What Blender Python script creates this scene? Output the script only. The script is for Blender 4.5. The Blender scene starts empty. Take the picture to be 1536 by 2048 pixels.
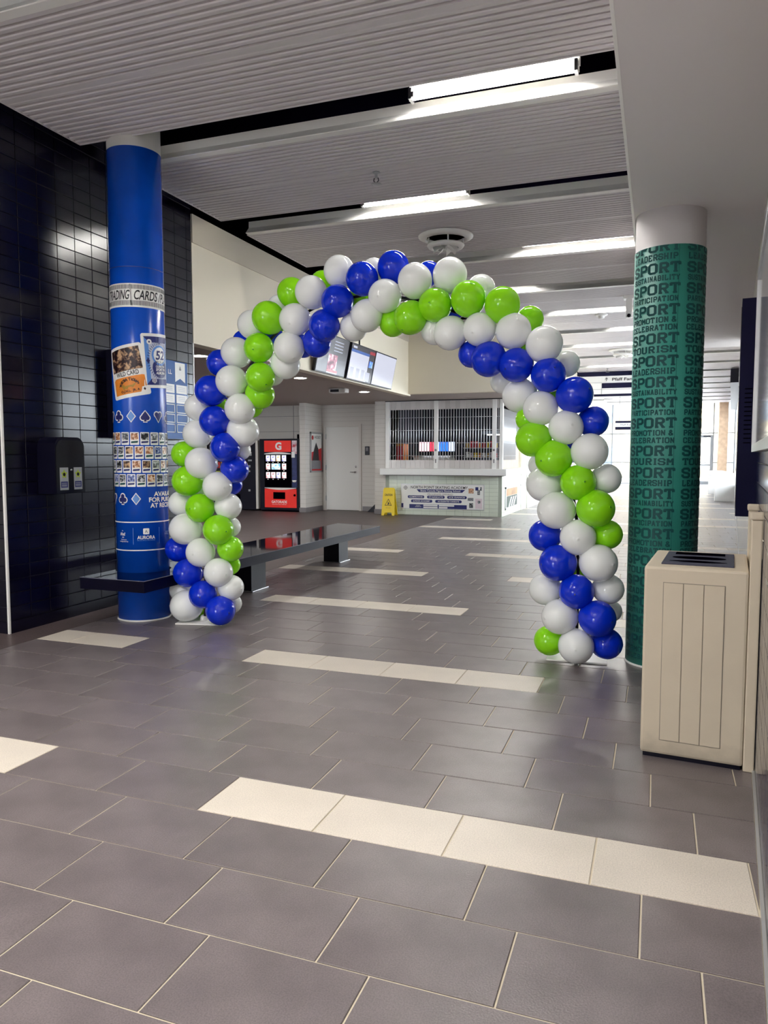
import bpy, bmesh, math, random
from mathutils import Vector, Matrix
random.seed(7)
S = bpy.context.scene
COL = S.collection
R = math.radians

# ---------------------------------------------------------------- camera, sky, exposure
cam = bpy.data.cameras.new('camera')
cam.sensor_fit = 'VERTICAL'; cam.sensor_height = 36.0; cam.sensor_width = 27.0
cam.lens = 26.18; cam.clip_end = 300
camo = bpy.data.objects.new('camera', cam); COL.objects.link(camo)
camo.location = (0, 0, 1.40)
camo.rotation_euler = (R(90) - 0.07433, 0, 0.35101)
S.camera = camo
W_ = bpy.data.worlds.new('overcast_sky'); S.world = W_; W_.use_nodes = True
W_.node_tree.nodes['Background'].inputs[0].default_value = (0.86, 0.93, 1.0, 1)
W_.node_tree.nodes['Background'].inputs[1].default_value = 5.8
S.view_settings.view_transform = 'Standard'; S.view_settings.look = 'None'
S.view_settings.gamma = 1.0; S.view_settings.use_curve_mapping = False
S.view_settings.exposure = 1.42
TUBE = 75.0      # fluorescent tube radiance
DOWN = 85.0      # downlight radiance

# ---------------------------------------------------------------- materials
def lin(h):
    if isinstance(h, str):
        v = [int(h[i:i + 2], 16) / 255 for i in (0, 2, 4)]
        return tuple(c / 12.92 if c <= .04045 else ((c + .055) / 1.055) ** 2.4 for c in v)
    return h
def P(name, col, rough=.5, metal=0., emit=None, es=0., noise=None, bump=None, trans=0., spec=.5, coat=0.):
    m = bpy.data.materials.new(name); m.use_nodes = True
    nt = m.node_tree; b = nt.nodes['Principled BSDF']; c = lin(col)
    b.inputs['Base Color'].default_value = (*c, 1); b.inputs['Roughness'].default_value = rough
    b.inputs['Metallic'].default_value = metal; b.inputs['Specular IOR Level'].default_value = spec
    b.inputs['Coat Weight'].default_value = coat; b.inputs['Coat Roughness'].default_value = .08
    if emit is not None:
        b.inputs['Emission Color'].default_value = (*lin(emit), 1); b.inputs['Emission Strength'].default_value = es
    m.diffuse_color = (*c, 1)
    if noise or bump:
        tc = nt.nodes.new('ShaderNodeTexCoord')
    if noise:                                     # (scale, amount, second scale)
        n = nt.nodes.new('ShaderNodeTexNoise'); n.inputs['Scale'].default_value = noise[0]; n.inputs['Detail'].default_value = 6
        nt.links.new(tc.outputs['Object'], n.inputs['Vector'])
        r = nt.nodes.new('ShaderNodeValToRGB'); a = noise[1]
        r.color_ramp.elements[0].position = .3; r.color_ramp.elements[1].position = .7
        r.color_ramp.elements[0].color = (*[x * (1 - a) for x in c], 1)
        r.color_ramp.elements[1].color = (*[min(1, x * (1 + a)) for x in c], 1)
        nt.links.new(n.outputs[0], r.inputs[0]); out = r.outputs[0]
        if len(noise) > 2:                        # speckle
            n2 = nt.nodes.new('ShaderNodeTexNoise'); n2.inputs['Scale'].default_value = noise[2]; n2.inputs['Detail'].default_value = 2
            nt.links.new(tc.outputs['Object'], n2.inputs['Vector'])
            mx = nt.nodes.new('ShaderNodeMix'); mx.data_type = 'RGBA'; mx.blend_type = 'MULTIPLY'; mx.inputs[0].default_value = 1
            r2 = nt.nodes.new('ShaderNodeValToRGB'); r2.color_ramp.elements[0].position = .35; r2.color_ramp.elements[1].position = .6
            k = noise[3] if len(noise) > 3 else .75
            r2.color_ramp.elements[0].color = (k, k, k, 1); r2.color_ramp.elements[1].color = (1.08, 1.08, 1.08, 1)
            nt.links.new(n2.outputs[0], r2.inputs[0]); nt.links.new(out, mx.inputs[6]); nt.links.new(r2.outputs[0], mx.inputs[7]); out = mx.outputs[2]
        nt.links.new(out, b.inputs['Base Color'])
    if bump:
        n = nt.nodes.new('ShaderNodeTexNoise'); n.inputs['Scale'].default_value = bump[0]; n.inputs['Detail'].default_value = 5
        nt.links.new(tc.outputs['Object'], n.inputs['Vector'])
        bp = nt.nodes.new('ShaderNodeBump'); bp.inputs['Strength'].default_value = bump[1]; bp.inputs['Distance'].default_value = .01
        nt.links.new(n.outputs[0], bp.inputs['Height']); nt.links.new(bp.outputs[0], b.inputs['Normal'])
    if trans:                                     # thin latex lets light through
        t = nt.nodes.new('ShaderNodeBsdfTranslucent'); t.inputs[0].default_value = (*c, 1)
        mx = nt.nodes.new('ShaderNodeMixShader'); mx.inputs[0].default_value = trans
        o = nt.nodes['Material Output']
        nt.links.new(b.outputs[0], mx.inputs[1]); nt.links.new(t.outputs[0], mx.inputs[2]); nt.links.new(mx.outputs[0], o.inputs[0])
    return m
def vary(m, amt):                                 # slight tone change from one tile to the next
    nt = m.node_tree; b = nt.nodes['Principled BSDF']
    oi = nt.nodes.new('ShaderNodeObjectInfo'); mr = nt.nodes.new('ShaderNodeMapRange')
    mr.inputs[3].default_value = 1 - amt; mr.inputs[4].default_value = 1 + amt
    nt.links.new(oi.outputs['Random'], mr.inputs[0])
    hs = nt.nodes.new('ShaderNodeHueSaturation'); nt.links.new(mr.outputs[0], hs.inputs['Value'])
    src = b.inputs['Base Color'].links[0].from_socket if b.inputs['Base Color'].links else None
    if src: nt.links.new(src, hs.inputs['Color'])
    else: hs.inputs['Color'].default_value = b.inputs['Base Color'].default_value
    nt.links.new(hs.outputs[0], b.inputs['Base Color'])
    return m
def glass(name, tint=(1, 1, 1), refl=.08):
    m = bpy.data.materials.new(name); m.use_nodes = True; nt = m.node_tree
    nt.nodes.remove(nt.nodes['Principled BSDF']); o = nt.nodes['Material Output']
    t = nt.nodes.new('ShaderNodeBsdfTransparent'); t.inputs[0].default_value = (*tint, 1)
    g = nt.nodes.new('ShaderNodeBsdfGlossy'); g.inputs['Roughness'].default_value = .02
    mx = nt.nodes.new('ShaderNodeMixShader'); mx.inputs[0].default_value = refl
    nt.links.new(t.outputs[0], mx.inputs[1]); nt.links.new(g.outputs[0], mx.inputs[2]); nt.links.new(mx.outputs[0], o.inputs[0])
    return m
def photo(name, c0, c1, c2, scale=30, emit=0.):   # a printed picture: blotches of three inks
    m = bpy.data.materials.new(name); m.use_nodes = True; nt = m.node_tree; b = nt.nodes['Principled BSDF']
    tc = nt.nodes.new('ShaderNodeTexCoord'); n = nt.nodes.new('ShaderNodeTexNoise')
    n.inputs['Scale'].default_value = scale; n.inputs['Detail'].default_value = 3
    nt.links.new(tc.outputs['Object'], n.inputs['Vector'])
    r = nt.nodes.new('ShaderNodeValToRGB'); r.color_ramp.interpolation = 'LINEAR'
    r.color_ramp.elements[0].position = .36; r.color_ramp.elements[1].position = .64
    r.color_ramp.elements[0].color = (*lin(c0), 1); r.color_ramp.elements[1].color = (*lin(c2), 1)
    e = r.color_ramp.elements.new(.5); e.color = (*lin(c1), 1)
    nt.links.new(n.outputs[0], r.inputs[0]); nt.links.new(r.outputs[0], b.inputs['Base Color']); b.inputs['Roughness'].default_value = .35
    if emit:
        nt.links.new(r.outputs[0], b.inputs['Emission Color']); b.inputs['Emission Strength'].default_value = emit
    return m

M = {}
M['tile'] = vary(P('grey_porcelain', '736a6b', .28, noise=(5, .16, 220, .8), bump=(160, .10)), .07)
M['tile_far'] = P('grey_porcelain_far', '736a6b', .28, noise=(5, .16, 220, .8), bump=(160, .10))
M['cream_tile'] = vary(P('cream_porcelain', 'd6ccbf', .40, noise=(4, .05, 200, .9), bump=(160, .08)), .03)
M['grout'] = P('cream_grout', 'cfc3ad', .8)
M['rubber'] = P('speckled_brown_rubber', '5d5050', .45, noise=(3, .1, 90, .7))
M['black_tile'] = vary(P('glossy_black_tile', '07051a', .2, noise=(6, .2), spec=.35), .2)
M['black_tile_far'] = P('glossy_black_tile_joined', '07051a', .22)
M['blue_tile'] = P('glossy_navy_tile', '141a3c', .12)
M['dark_grout'] = P('grey_grout', '1c1a26', .7)
M['white_paint'] = P('white_paint', 'e2dfda', .6)
M['soffit'] = P('soffit_paint', 'e2dcdc', .65, bump=(60, .03))
M['cream_paint'] = P('cream_paint', 'ece2cc', .6)
M['cream_band'] = P('cream_band_shade', 'cfc4b0', .6)  # shadow on the bulkhead's upper band, put into its darker cream
M['lobby_soffit'] = P('taupe_soffit_paint', 'b3a69e', .7)
M['corrugated'] = P('corrugated_ceiling_metal', 'd6d0d2', .42)
M['white_metal'] = P('white_enamel', 'f0eeea', .3)
M['black'] = P('plenum_black', '030208', .9, spec=.0)
M['block'] = P('painted_block', 'd8d2cb', .55)
M['trim_grey'] = P('grey_vinyl_base', '807a7c', .5)
M['steel'] = P('brushed_steel', 'b8b8ba', .3, metal=1)
M['dark_steel'] = P('dull_dark_steel', '4a4a52', .3, metal=1)
M['mullion'] = P('grey_mullion', '8d9297', .5)
M['chrome'] = P('chrome', 'd8d8dc', .12, metal=1)
M['mint_tile'] = vary(P('mint_wall_tile', 'dfe6d6', .2), .03)
M['navy'] = P('navy_print', '232a6e', .4)
M['sign_navy'] = P('sign_navy', '0c0d30', .5, spec=.2)
M['white_print'] = P('white_print', 'f2f1ee', .4)
M['black_print'] = P('black_print', '0c0c18', .4)
M['blue_wrap'] = P('blue_vinyl_wrap', '0d4fc0', .22, noise=(2.5, .18))
M['blue_light'] = P('light_blue_print', '5d8fd8', .3)
M['green_wrap'] = P('green_vinyl_wrap', '348e80', .45, noise=(3, .08))
M['green_ink'] = P('dark_green_ink', '154c4d', .5, spec=.25)
M['bal_w'] = P('white_latex', 'f8faf8', .11, trans=.10)
M['bal_g'] = P('lime_latex', '97ea1a', .09, trans=.10)
M['bal_b'] = P('royal_blue_latex', '0630d2', .07, trans=.06)
M['bal_w2'] = P('white_latex_tip', 'e6e9e5', .3); M['bal_g2'] = P('lime_latex_tip', '3f9a12', .3); M['bal_b2'] = P('blue_latex_tip', '021a70', .3)
M['black_metal'] = P('black_metal', '06051a', .35, spec=.3)
M['granite'] = P('polished_black_granite', '06051a', .04, spec=.5, noise=(60, .4))
M['bin'] = P('beige_moulded_plastic', 'd2c3ac', .5, noise=(4, .04), bump=(150, .05))
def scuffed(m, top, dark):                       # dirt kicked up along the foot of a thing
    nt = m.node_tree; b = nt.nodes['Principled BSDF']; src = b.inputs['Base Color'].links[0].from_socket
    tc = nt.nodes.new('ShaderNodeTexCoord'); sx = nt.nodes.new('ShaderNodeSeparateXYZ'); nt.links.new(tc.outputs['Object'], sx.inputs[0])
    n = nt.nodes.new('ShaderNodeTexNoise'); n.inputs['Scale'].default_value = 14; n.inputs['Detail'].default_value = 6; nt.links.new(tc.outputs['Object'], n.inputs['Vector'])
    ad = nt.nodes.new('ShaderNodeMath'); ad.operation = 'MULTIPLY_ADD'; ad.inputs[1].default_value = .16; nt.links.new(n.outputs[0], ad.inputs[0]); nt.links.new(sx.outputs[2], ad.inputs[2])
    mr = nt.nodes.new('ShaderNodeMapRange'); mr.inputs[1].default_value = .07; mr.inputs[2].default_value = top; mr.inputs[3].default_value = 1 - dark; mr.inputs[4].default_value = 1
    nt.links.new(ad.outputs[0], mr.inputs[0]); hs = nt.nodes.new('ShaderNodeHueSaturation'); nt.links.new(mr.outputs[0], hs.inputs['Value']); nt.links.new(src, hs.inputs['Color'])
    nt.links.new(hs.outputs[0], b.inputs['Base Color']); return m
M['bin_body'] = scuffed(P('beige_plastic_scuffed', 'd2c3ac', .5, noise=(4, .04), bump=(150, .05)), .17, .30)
M['bin_dark'] = P('dark_grey_plastic', '34343e', .45)
M['tube'] = P('lit_tube', 'ffffff', .5, emit=(1, .985, .94), es=TUBE)
M['down'] = P('lit_downlight', 'ffffff', .5, emit=(1, .96, .88), es=DOWN)
M['entry_down'] = P('lit_entrance_downlight', 'ffffff', .5, emit=(1, .97, .92), es=190)
M['granite_side'] = P('honed_black_granite_side', '05041a', .3, spec=.15)
M['glass'] = glass('window_glass', (.98, .99, .99), .07)
M['board_glass'] = P('board_white', 'e8eaf0', .06, spec=.8, coat=.5)
M['red'] = P('red_panel', 'd8261c', .35, emit='d8261c', es=.12, noise=(3, .12))
M['red2'] = P('red_print', 'c8202a', .4)
M['yellow'] = P('yellow_plastic', 'f2d21c', .4)
M['brown_door'] = P('wood_panel', 'b49880', .5, noise=(8, .1))
M['alu'] = P('brushed_aluminium', 'cfd0d2', .35, metal=.6)
M['orange'] = P('orange_print', 'e88a2c', .4, noise=(12, .12))
M['gold'] = P('gold_print', 'b08a30', .5)
M['label_grey'] = P('label_grey', 'a9adb0', .5)
M['lime_print'] = P('lime_print', 'b4c838', .5)
M['light_grey_print'] = P('pale_grey_print', 'c3c8d8', .35)
M['pink'] = P('pink_print', 'e6d6dc', .5)
M['snow'] = P('bright_paving', 'e8e8ea', .8)
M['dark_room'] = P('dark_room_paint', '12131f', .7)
PH = [photo('photo_dark', '0c0814', '34161c', 'd0a880', 26), photo('photo_mono', '16181c', '70747c', 'd8d8dc', 60),
      photo('photo_blue', '20306a', '6a78b8', 'd6dcf0', 50), photo('photo_warm', '5a3020', 'c88a60', 'f0e0d0', 50),
      photo('photo_ink', '0a0c12', '2a3038', 'c8ccd0', 45)]

# ---------------------------------------------------------------- mesh helpers
class MB:
    def __init__(self, xf=None): self.v = []; self.f = []; self.m = []; self.sm = []; self.xf = xf
    def add(self, vs, fs, mi=0, smooth=False):
        o = len(self.v)
        self.v += [self.xf(*p) if self.xf else tuple(p) for p in vs]
        for f in fs: self.f.append([o + i for i in f]); self.m.append(mi); self.sm.append(smooth)
        return self
    def box(self, x0, y0, z0, x1, y1, z1, mi=0):
        x0, x1 = min(x0, x1), max(x0, x1); y0, y1 = min(y0, y1), max(y0, y1); z0, z1 = min(z0, z1), max(z0, z1)
        return self.add([(x0, y0, z0), (x1, y0, z0), (x1, y1, z0), (x0, y1, z0), (x0, y0, z1), (x1, y0, z1), (x1, y1, z1), (x0, y1, z1)],
                 [(0, 3, 2, 1), (4, 5, 6, 7), (0, 1, 5, 4), (1, 2, 6, 5), (2, 3, 7, 6), (3, 0, 4, 7)], mi)
    def bbox(self, x0, y0, z0, x1, y1, z1, b=.005, mi=0):      # box with chamfered edges
        bm = bmesh.new(); bmesh.ops.create_cube(bm, size=1)
        for v in bm.verts: v.co = Vector(((x0 + x1) / 2 + v.co.x * (x1 - x0), (y0 + y1) / 2 + v.co.y * (y1 - y0), (z0 + z1) / 2 + v.co.z * (z1 - z0)))
        bmesh.ops.bevel(bm, geom=bm.edges[:], offset=b, segments=2, affect='EDGES', profile=.6)
        bm.verts.index_update(); self.add([tuple(v.co) for v in bm.verts], [[v.index for v in f.verts] for f in bm.faces], mi); bm.free(); return self
    def quad(self, a, b, c, d, mi=0): return self.add([a, b, c, d], [(0, 1, 2, 3)], mi)
    def prism(self, pts, n, mi=0):                            # polygon pts (3D) extruded by vector n
        k = len(pts); q = [tuple(Vector(p) + Vector(n)) for p in pts]
        return self.add(list(pts) + q, [list(range(k))[::-1], list(range(k, 2 * k))] + [(i, (i + 1) % k, k + (i + 1) % k, k + i) for i in range(k)], mi)
    def lathe(self, prof, c=(0, 0, 0), n=32, mi=0, smooth=True, cap=True):   # prof (r, z)
        vs = []; fs = []
        for r, z in prof:
            for i in range(n):
                a = 2 * math.pi * i / n; vs.append((c[0] + r * math.cos(a), c[1] + r * math.sin(a), c[2] + z))
        for j in range(len(prof) - 1):
            for i in range(n):
                i2 = (i + 1) % n; fs.append((j * n + i, j * n + i2, (j + 1) * n + i2, (j + 1) * n + i))
        self.add(vs, fs, mi, smooth)
        if cap:
            o = len(self.v) - len(vs)
            self.f.append([o + i for i in range(n)][::-1]); self.m.append(mi); self.sm.append(False)
            self.f.append([o + (len(prof) - 1) * n + i for i in range(n)]); self.m.append(mi); self.sm.append(False)
        return self
    def tube(self, pts, r, n=8, mi=0):
        pts = [Vector(p) for p in pts]; vs = []; fs = []
        for k, p in enumerate(pts):
            t = (pts[min(k + 1, len(pts) - 1)] - pts[max(k - 1, 0)]).normalized()
            a = t.cross(Vector((0, 0, 1)) if abs(t.z) < .9 else Vector((0, 1, 0))).normalized(); b = t.cross(a)
            for i in range(n):
                w = 2 * math.pi * i / n; vs.append(tuple(p + a * r * math.cos(w) + b * r * math.sin(w)))
        for k in range(len(pts) - 1):
            for i in range(n): fs.append((k * n + i, k * n + (i + 1) % n, (k + 1) * n + (i + 1) % n, (k + 1) * n + i))
        fs.append(list(range(n))[::-1]); fs.append([(len(pts) - 1) * n + i for i in range(n)])
        return self.add(vs, fs, mi, True)
WPOS = {}
def wpos(o):
    return WPOS[o.name] if o is not None else Vector((0, 0, 0))
def mesh_of(name, mb, mats, origin):
    me = bpy.data.meshes.new(name)
    me.from_pydata([tuple(Vector(p) - origin) for p in mb.v], [], mb.f)
    for m in (mats if isinstance(mats, (list, tuple)) else [mats]): me.materials.append(m)
    me.polygons.foreach_set('material_index', mb.m); me.polygons.foreach_set('use_smooth', mb.sm)
    bm = bmesh.new(); bm.from_mesh(me); bmesh.ops.recalc_face_normals(bm, faces=bm.faces[:]) if len(mb.f) < 4000 else None
    bm.to_mesh(me); bm.free(); me.update()
    return me
def tag(o, label=None, cat=None, group=None, kind=None):
    if label: o['label'] = label
    if cat: o['category'] = cat
    if group: o['group'] = group
    if kind: o['kind'] = kind
    return o
def obj(name, mb, mats, parent=None, label=None, cat=None, group=None, kind=None):
    xs, ys, zs = zip(*mb.v)
    org = Vector(((min(xs) + max(xs)) / 2, (min(ys) + max(ys)) / 2, min(zs)))
    o = bpy.data.objects.new(name, mesh_of(name, mb, mats, org)); COL.objects.link(o)
    if parent is not None: o.parent = parent
    o.location = org - wpos(parent); WPOS[o.name] = org
    return tag(o, label, cat, group, kind)
def inst(name, me, loc, parent=None, rot=None, scale=None, label=None, cat=None, group=None, kind=None):
    o = bpy.data.objects.new(name, me); COL.objects.link(o)
    if parent is not None: o.parent = parent
    o.location = Vector(loc) - wpos(parent); WPOS[o.name] = Vector(loc)
    if rot is not None: o.rotation_euler = rot
    if scale is not None: o.scale = (scale,) * 3
    return tag(o, label, cat, group, kind)
def thing(name, label, cat, loc, group=None, kind=None):
    o = bpy.data.objects.new(name, None); COL.objects.link(o); o.empty_display_size = .1
    o.location = loc; WPOS[o.name] = Vector(loc)
    return tag(o, label, cat, group, kind)
def copy_tree(o, delta, parent=None):
    c = o.copy(); COL.objects.link(c)
    if parent is not None: c.parent = parent
    else: c.location = o.location + Vector(delta)
    WPOS[c.name] = wpos(o) + Vector(delta)
    for ch in list(o.children): copy_tree(ch, delta, c)
    return c

# ---------------------------------------------------------------- lettering
_cache = {}
def glyphs(s, bold=0.):
    k = (s, bold)
    if k not in _cache:
        cu = bpy.data.curves.new('lettering', 'FONT'); cu.body = s; cu.size = 1; cu.offset = bold; cu.resolution_u = 3
        o = bpy.data.objects.new('lettering', cu); tmp = bpy.data.scenes.get('lettering_bench') or bpy.data.scenes.new('lettering_bench')
        tmp.collection.objects.link(o)
        tmp.view_layers[0].update(); dg = tmp.view_layers[0].depsgraph
        me = bpy.data.meshes.new_from_object(o.evaluated_get(dg))
        vs = [(v.co.x, v.co.y) for v in me.vertices]; fs = [list(p.vertices) for p in me.polygons]
        xs = [v[0] for v in vs]; cx = (min(xs) + max(xs)) / 2; w = max(xs) - min(xs)
        _cache[k] = ([(x - cx, y) for x, y in vs], fs, w)
        bpy.data.objects.remove(o); bpy.data.curves.remove(cu); bpy.data.meshes.remove(me)
    return _cache[k]
def flat_text(mb, s, org, u, v, h, width=None, mi=0, bold=0., align='C', slant=0.):
    """letters of cap height h laid on the plane through org spanned by u, v"""
    vs, fs, w = glyphs(s, bold); k = h / .69; sx = k if width is None else width / w
    off = 0 if align == 'C' else (w * sx / 2 if align == 'L' else -w * sx / 2)
    u, v, org = Vector(u), Vector(v), Vector(org)
    mb.add([tuple(org + u * (x * sx + off + slant * y * k) + v * (y * k)) for x, y in vs], fs, mi)
def SL(lines):   # thick strokes -> polygons
    return lines
SLAB = {
 'S': ([[(3.4,3.6),(3.4,4.3),(2.7,5),(.7,5),(0,4.3),(0,3.3),(.7,2.7),(2.7,2.3),(3.4,1.7),(3.4,.7),(2.7,0),(.7,0),(0,.7),(0,1.4)]], []),
 'P': ([[(.4,0),(.4,5)],[(.4,5),(2.7,5),(3.4,4.3),(3.4,2.9),(2.7,2.2),(.4,2.2)]], [(-.3,0,1.5)]),
 'O': ([[(.7,0),(2.7,0),(3.4,.7),(3.4,4.3),(2.7,5),(.7,5),(0,4.3),(0,.7),(.7,0)]], []),
 'R': ([[(.4,0),(.4,5)],[(.4,5),(2.6,5),(3.3,4.3),(3.3,3.1),(2.6,2.4),(.4,2.4)],[(1.9,2.4),(3.2,0)]], [(-.3,0,1.3),(2.5,0,4.)]),
 'T': ([[(1.7,0),(1.7,5)],[(0,5),(3.4,5)],[(0,5),(0,3.9)],[(3.4,5),(3.4,3.9)]], [(.8,0,2.6)]),
 'L': ([[(.5,0),(.5,5)],[(.5,0),(3.2,0),(3.2,1.2)]], [(-.2,5,1.4)]),
 'E': ([[(.5,0),(.5,5)],[(.1,5),(3.1,5),(3.1,4)],[(.1,0),(3.2,0),(3.2,1)],[(.5,2.5),(2.2,2.5)]], []),
 'A': ([[(.3,0),(1.5,5),(1.9,5),(3.1,0)],[(.8,1.6),(2.6,1.6)]], [(-.4,0,1.),(2.4,0,3.8)]),
 'D': ([[(.5,0),(.5,5)],[(.1,5),(2.6,5),(3.4,4.2),(3.4,.8),(2.6,0),(.1,0)]], []),
 'H': ([[(.4,0),(.4,5)],[(3,0),(3,5)],[(.4,2.5),(3,2.5)]], [(-.3,0,1.1),(2.3,0,3.7),(-.3,5,1.1),(2.3,5,3.7)]),
 'I': ([[(1,0),(1,5)]], [(.1,0,1.9),(.1,5,1.9)]),
 'U': ([[(.3,5),(.3,.7),(1,0),(2.4,0),(3.1,.7),(3.1,5)]], [(-.4,5,1.),(2.4,5,3.8)]),
 'N': ([[(.4,0),(.4,5),(3,0),(3,5)]], [(-.3,0,1.1),(2.3,5,3.7),(-.3,5,.6)]),
 'B': ([[(.5,0),(.5,5)],[(.1,5),(2.5,5),(3.1,4.4),(3.1,3.2),(2.5,2.6),(.5,2.6)],[(2.5,2.6),(3.3,1.9),(3.3,.7),(2.6,0),(.1,0)]], []),
 'Y': ([[(.2,5),(1.7,2.3),(1.7,0)],[(3.2,5),(1.7,2.3)]], [(.9,0,2.5),(-.4,5,.9),(2.5,5,3.8)]),
 'M': ([[(.3,0),(.3,5),(1.8,2),(3.3,5),(3.3,0)]], [(-.4,0,1.),(2.6,0,4.)]),
 'C': ([[(3.4,3.4),(3.4,4.3),(2.7,5),(.7,5),(0,4.3),(0,.7),(.7,0),(2.7,0),(3.4,.7),(3.4,1.6)]], []),
 '&': ([[(3.4,0),(.7,3.6),(.7,4.4),(1.3,5),(2,5),(2.5,4.4),(2.4,3.6),(.1,1.6),(.1,.7),(.8,0),(2.,0),(3.3,1.8)]], []),
 ' ': ([], []),
}
def slab_shapes(s, t):
    """college-block lettering as 2D quads; letter advance 4.9, cap height 5"""
    out = []; x = 0
    for ch in s:
        lines, serifs = SLAB[ch]
        adv = 3.2 if ch == 'I' else (2.2 if ch == ' ' else (5.2 if ch == 'M' else 4.9))
        for ln in lines:
            for (ax, ay), (bx, by) in zip(ln[:-1], ln[1:]):
                d = Vector((bx - ax, by - ay)); d.normalize(); n = Vector((-d.y, d.x)) * t / 2; e = d * t * .22
                out.append([(x + ax - e.x + n.x, ay - e.y + n.y), (x + ax - e.x - n.x, ay - e.y - n.y), (x + bx + e.x - n.x, by + e.y - n.y), (x + bx + e.x + n.x, by + e.y + n.y)])
        for x0, y, x1 in serifs:
            out.append([(x + x0, y - .5), (x + x1, y - .5), (x + x1, y + .5), (x + x0, y + .5)])
        x += adv
    return out, x - 1.4
class Wrap:
    """flat print bent round an upright column; a = arc length from the reference direction, z = height"""
    def __init__(self, c, rad, phi0): self.c, self.rad, self.phi0 = c, rad, phi0
    def add(self, mb, polys, mi=0, lift=.002, step=.03):
        for poly in polys:
            xs = [p[0] for p in poly]; lo, hi = min(xs), max(xs)
            n = max(1, math.ceil((hi - lo) / step))
            for k in range(n):
                q = clip(clip(poly, lo + (hi - lo) * k / n, 1), lo + (hi - lo) * (k + 1) / n, -1) if n > 1 else poly
                if len(q) < 3: continue
                vs = []
                for a, z in q:
                    th = self.phi0 + a / self.rad; r = self.rad + lift
                    vs.append((self.c[0] + r * math.cos(th), self.c[1] + r * math.sin(th), z))
                mb.add(vs, [list(range(len(vs)))], mi, False)
    def text(self, mb, s, a, z, h, width=None, mi=0, bold=0., lift=.0025, rot=0., piv=None, slant=0.):
        vs, fs, w = glyphs(s, bold); k = h / .69; sx = k if width is None else width / w
        pts = [(a + x * sx + slant * y * k, z + y * k) for x, y in vs]
        if rot: pts = [rot2(p, piv, rot) for p in pts]
        self.add(mb, [[pts[i] for i in f] for f in fs], mi, lift)
    def slab(self, mb, s, a0, z, h, width, t, mi=0, lift=.002, ztop=9.):
        sh, w = slab_shapes(s, t); out = []
        for q in sh:
            q = [(z + (y + .6) * h / 6.2, a0 + x * width / w) for x, y in q]
            q = clip(q, ztop, -1)
            if len(q) > 2: out.append([(b, a) for a, b in q])
        self.add(mb, out, mi, lift)
def rot2(p, c, a):
    x, y = p[0] - c[0], p[1] - c[1]; return (c[0] + x * math.cos(a) - y * math.sin(a), c[1] + x * math.sin(a) + y * math.cos(a))
def clip(poly, x, sgn):
    out = []; n = len(poly)
    for i in range(n):
        p, q = poly[i], poly[(i + 1) % n]; a, b = sgn * (p[0] - x), sgn * (q[0] - x)
        if a >= -1e-9: out.append(p)
        if (a > 1e-9 and b < -1e-9) or (a < -1e-9 and b > 1e-9):
            t = a / (a - b); out.append((p[0] + t * (q[0] - p[0]), p[1] + t * (q[1] - p[1])))
    return out
def rrect(a0, z0, a1, z1, r, n=4):
    pts = []
    for cx, cz, s in ((a1 - r, z1 - r, 0), (a0 + r, z1 - r, 90), (a0 + r, z0 + r, 180), (a1 - r, z0 + r, 270)):
        for k in range(n + 1): a = R(s + 90 * k / n); pts.append((cx + r * math.cos(a), cz + r * math.sin(a)))
    return pts

# ================================================================ THE SETTING
ZC, ZS, ZL = 4.0, 2.973, 2.73          # metal ceiling, low soffit on the right, lobby ceiling
XL = -4.77                             # black tiled wall
def wallx(y): return .145 + .085 * y   # the right wall runs 4.9 degrees off the floor grid
CA, SA = math.cos(math.atan(.085)), math.sin(math.atan(.085))
def RW(d, s, z):                       # d = distance out from the right wall, s = distance along it
    return (wallx(s) - d * CA, s + d * SA, z)
def structure(name, mb, mats, parent=None, kind='structure'):
    return obj(name, mb, mats, parent, kind=kind if parent is None or kind != 'structure' else None)

# ---- floor: grout bed, porcelain tiles, rubber flooring
TX0, TY0, TW, TH, TO = -1.7025, 1.4613, .50305, .32475, .31996
FX = -4.46                              # left edge of the tiled field
fb = MB(); fb.add([(FX, -6, -.004), (wallx(-6), -6, -.004), (wallx(40), 40, -.004), (FX, 40, -.004)], [(0, 1, 2, 3)])
fb.add([(-13, -6, -.03), (6, -6, -.03), (6, 40, -.03), (-13, 40, -.03)], [(0, 1, 2, 3)])
floor = structure('floor', fb, M['grout'])
rb = MB(); rb.box(-13, -6, -.025, FX - .004, 40, -.0005)
obj('rubber_flooring', rb, M['rubber'], floor)
def tile_mb(pts, z0=-.006, ch=.0016):
    """one floor tile: top face, small chamfer, skirt"""
    k = len(pts); cx = sum(p[0] for p in pts) / k; cy = sum(p[1] for p in pts) / k
    inn = [(p[0] + (cx - p[0]) / max(1e-6, math.hypot(cx - p[0], cy - p[1])) * ch * 1.6, p[1] + (cy - p[1]) / max(1e-6, math.hypot(cx - p[0], cy - p[1])) * ch * 1.6) for p in pts]
    vs = [(x, y, z0) for x, y in pts] + [(x, y, -ch) for x, y in pts] + [(x, y, 0) for x, y in inn]
    fs = [[2 * k + i for i in range(k)]] + [(i, (i + 1) % k, k + (i + 1) % k, k + i) for i in range(k)] + [(k + i, k + (i + 1) % k, 2 * k + (i + 1) % k, 2 * k + i) for i in range(k)]
    return vs, fs
FW = Vector((-math.sin(.35101) * math.cos(.07433), math.cos(.35101) * math.cos(.07433), -math.sin(.07433)))
def depth(p): return (Vector(p) - Vector((0, 0, 1.4))).dot(FW)
g = .003
tiles = []
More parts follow.
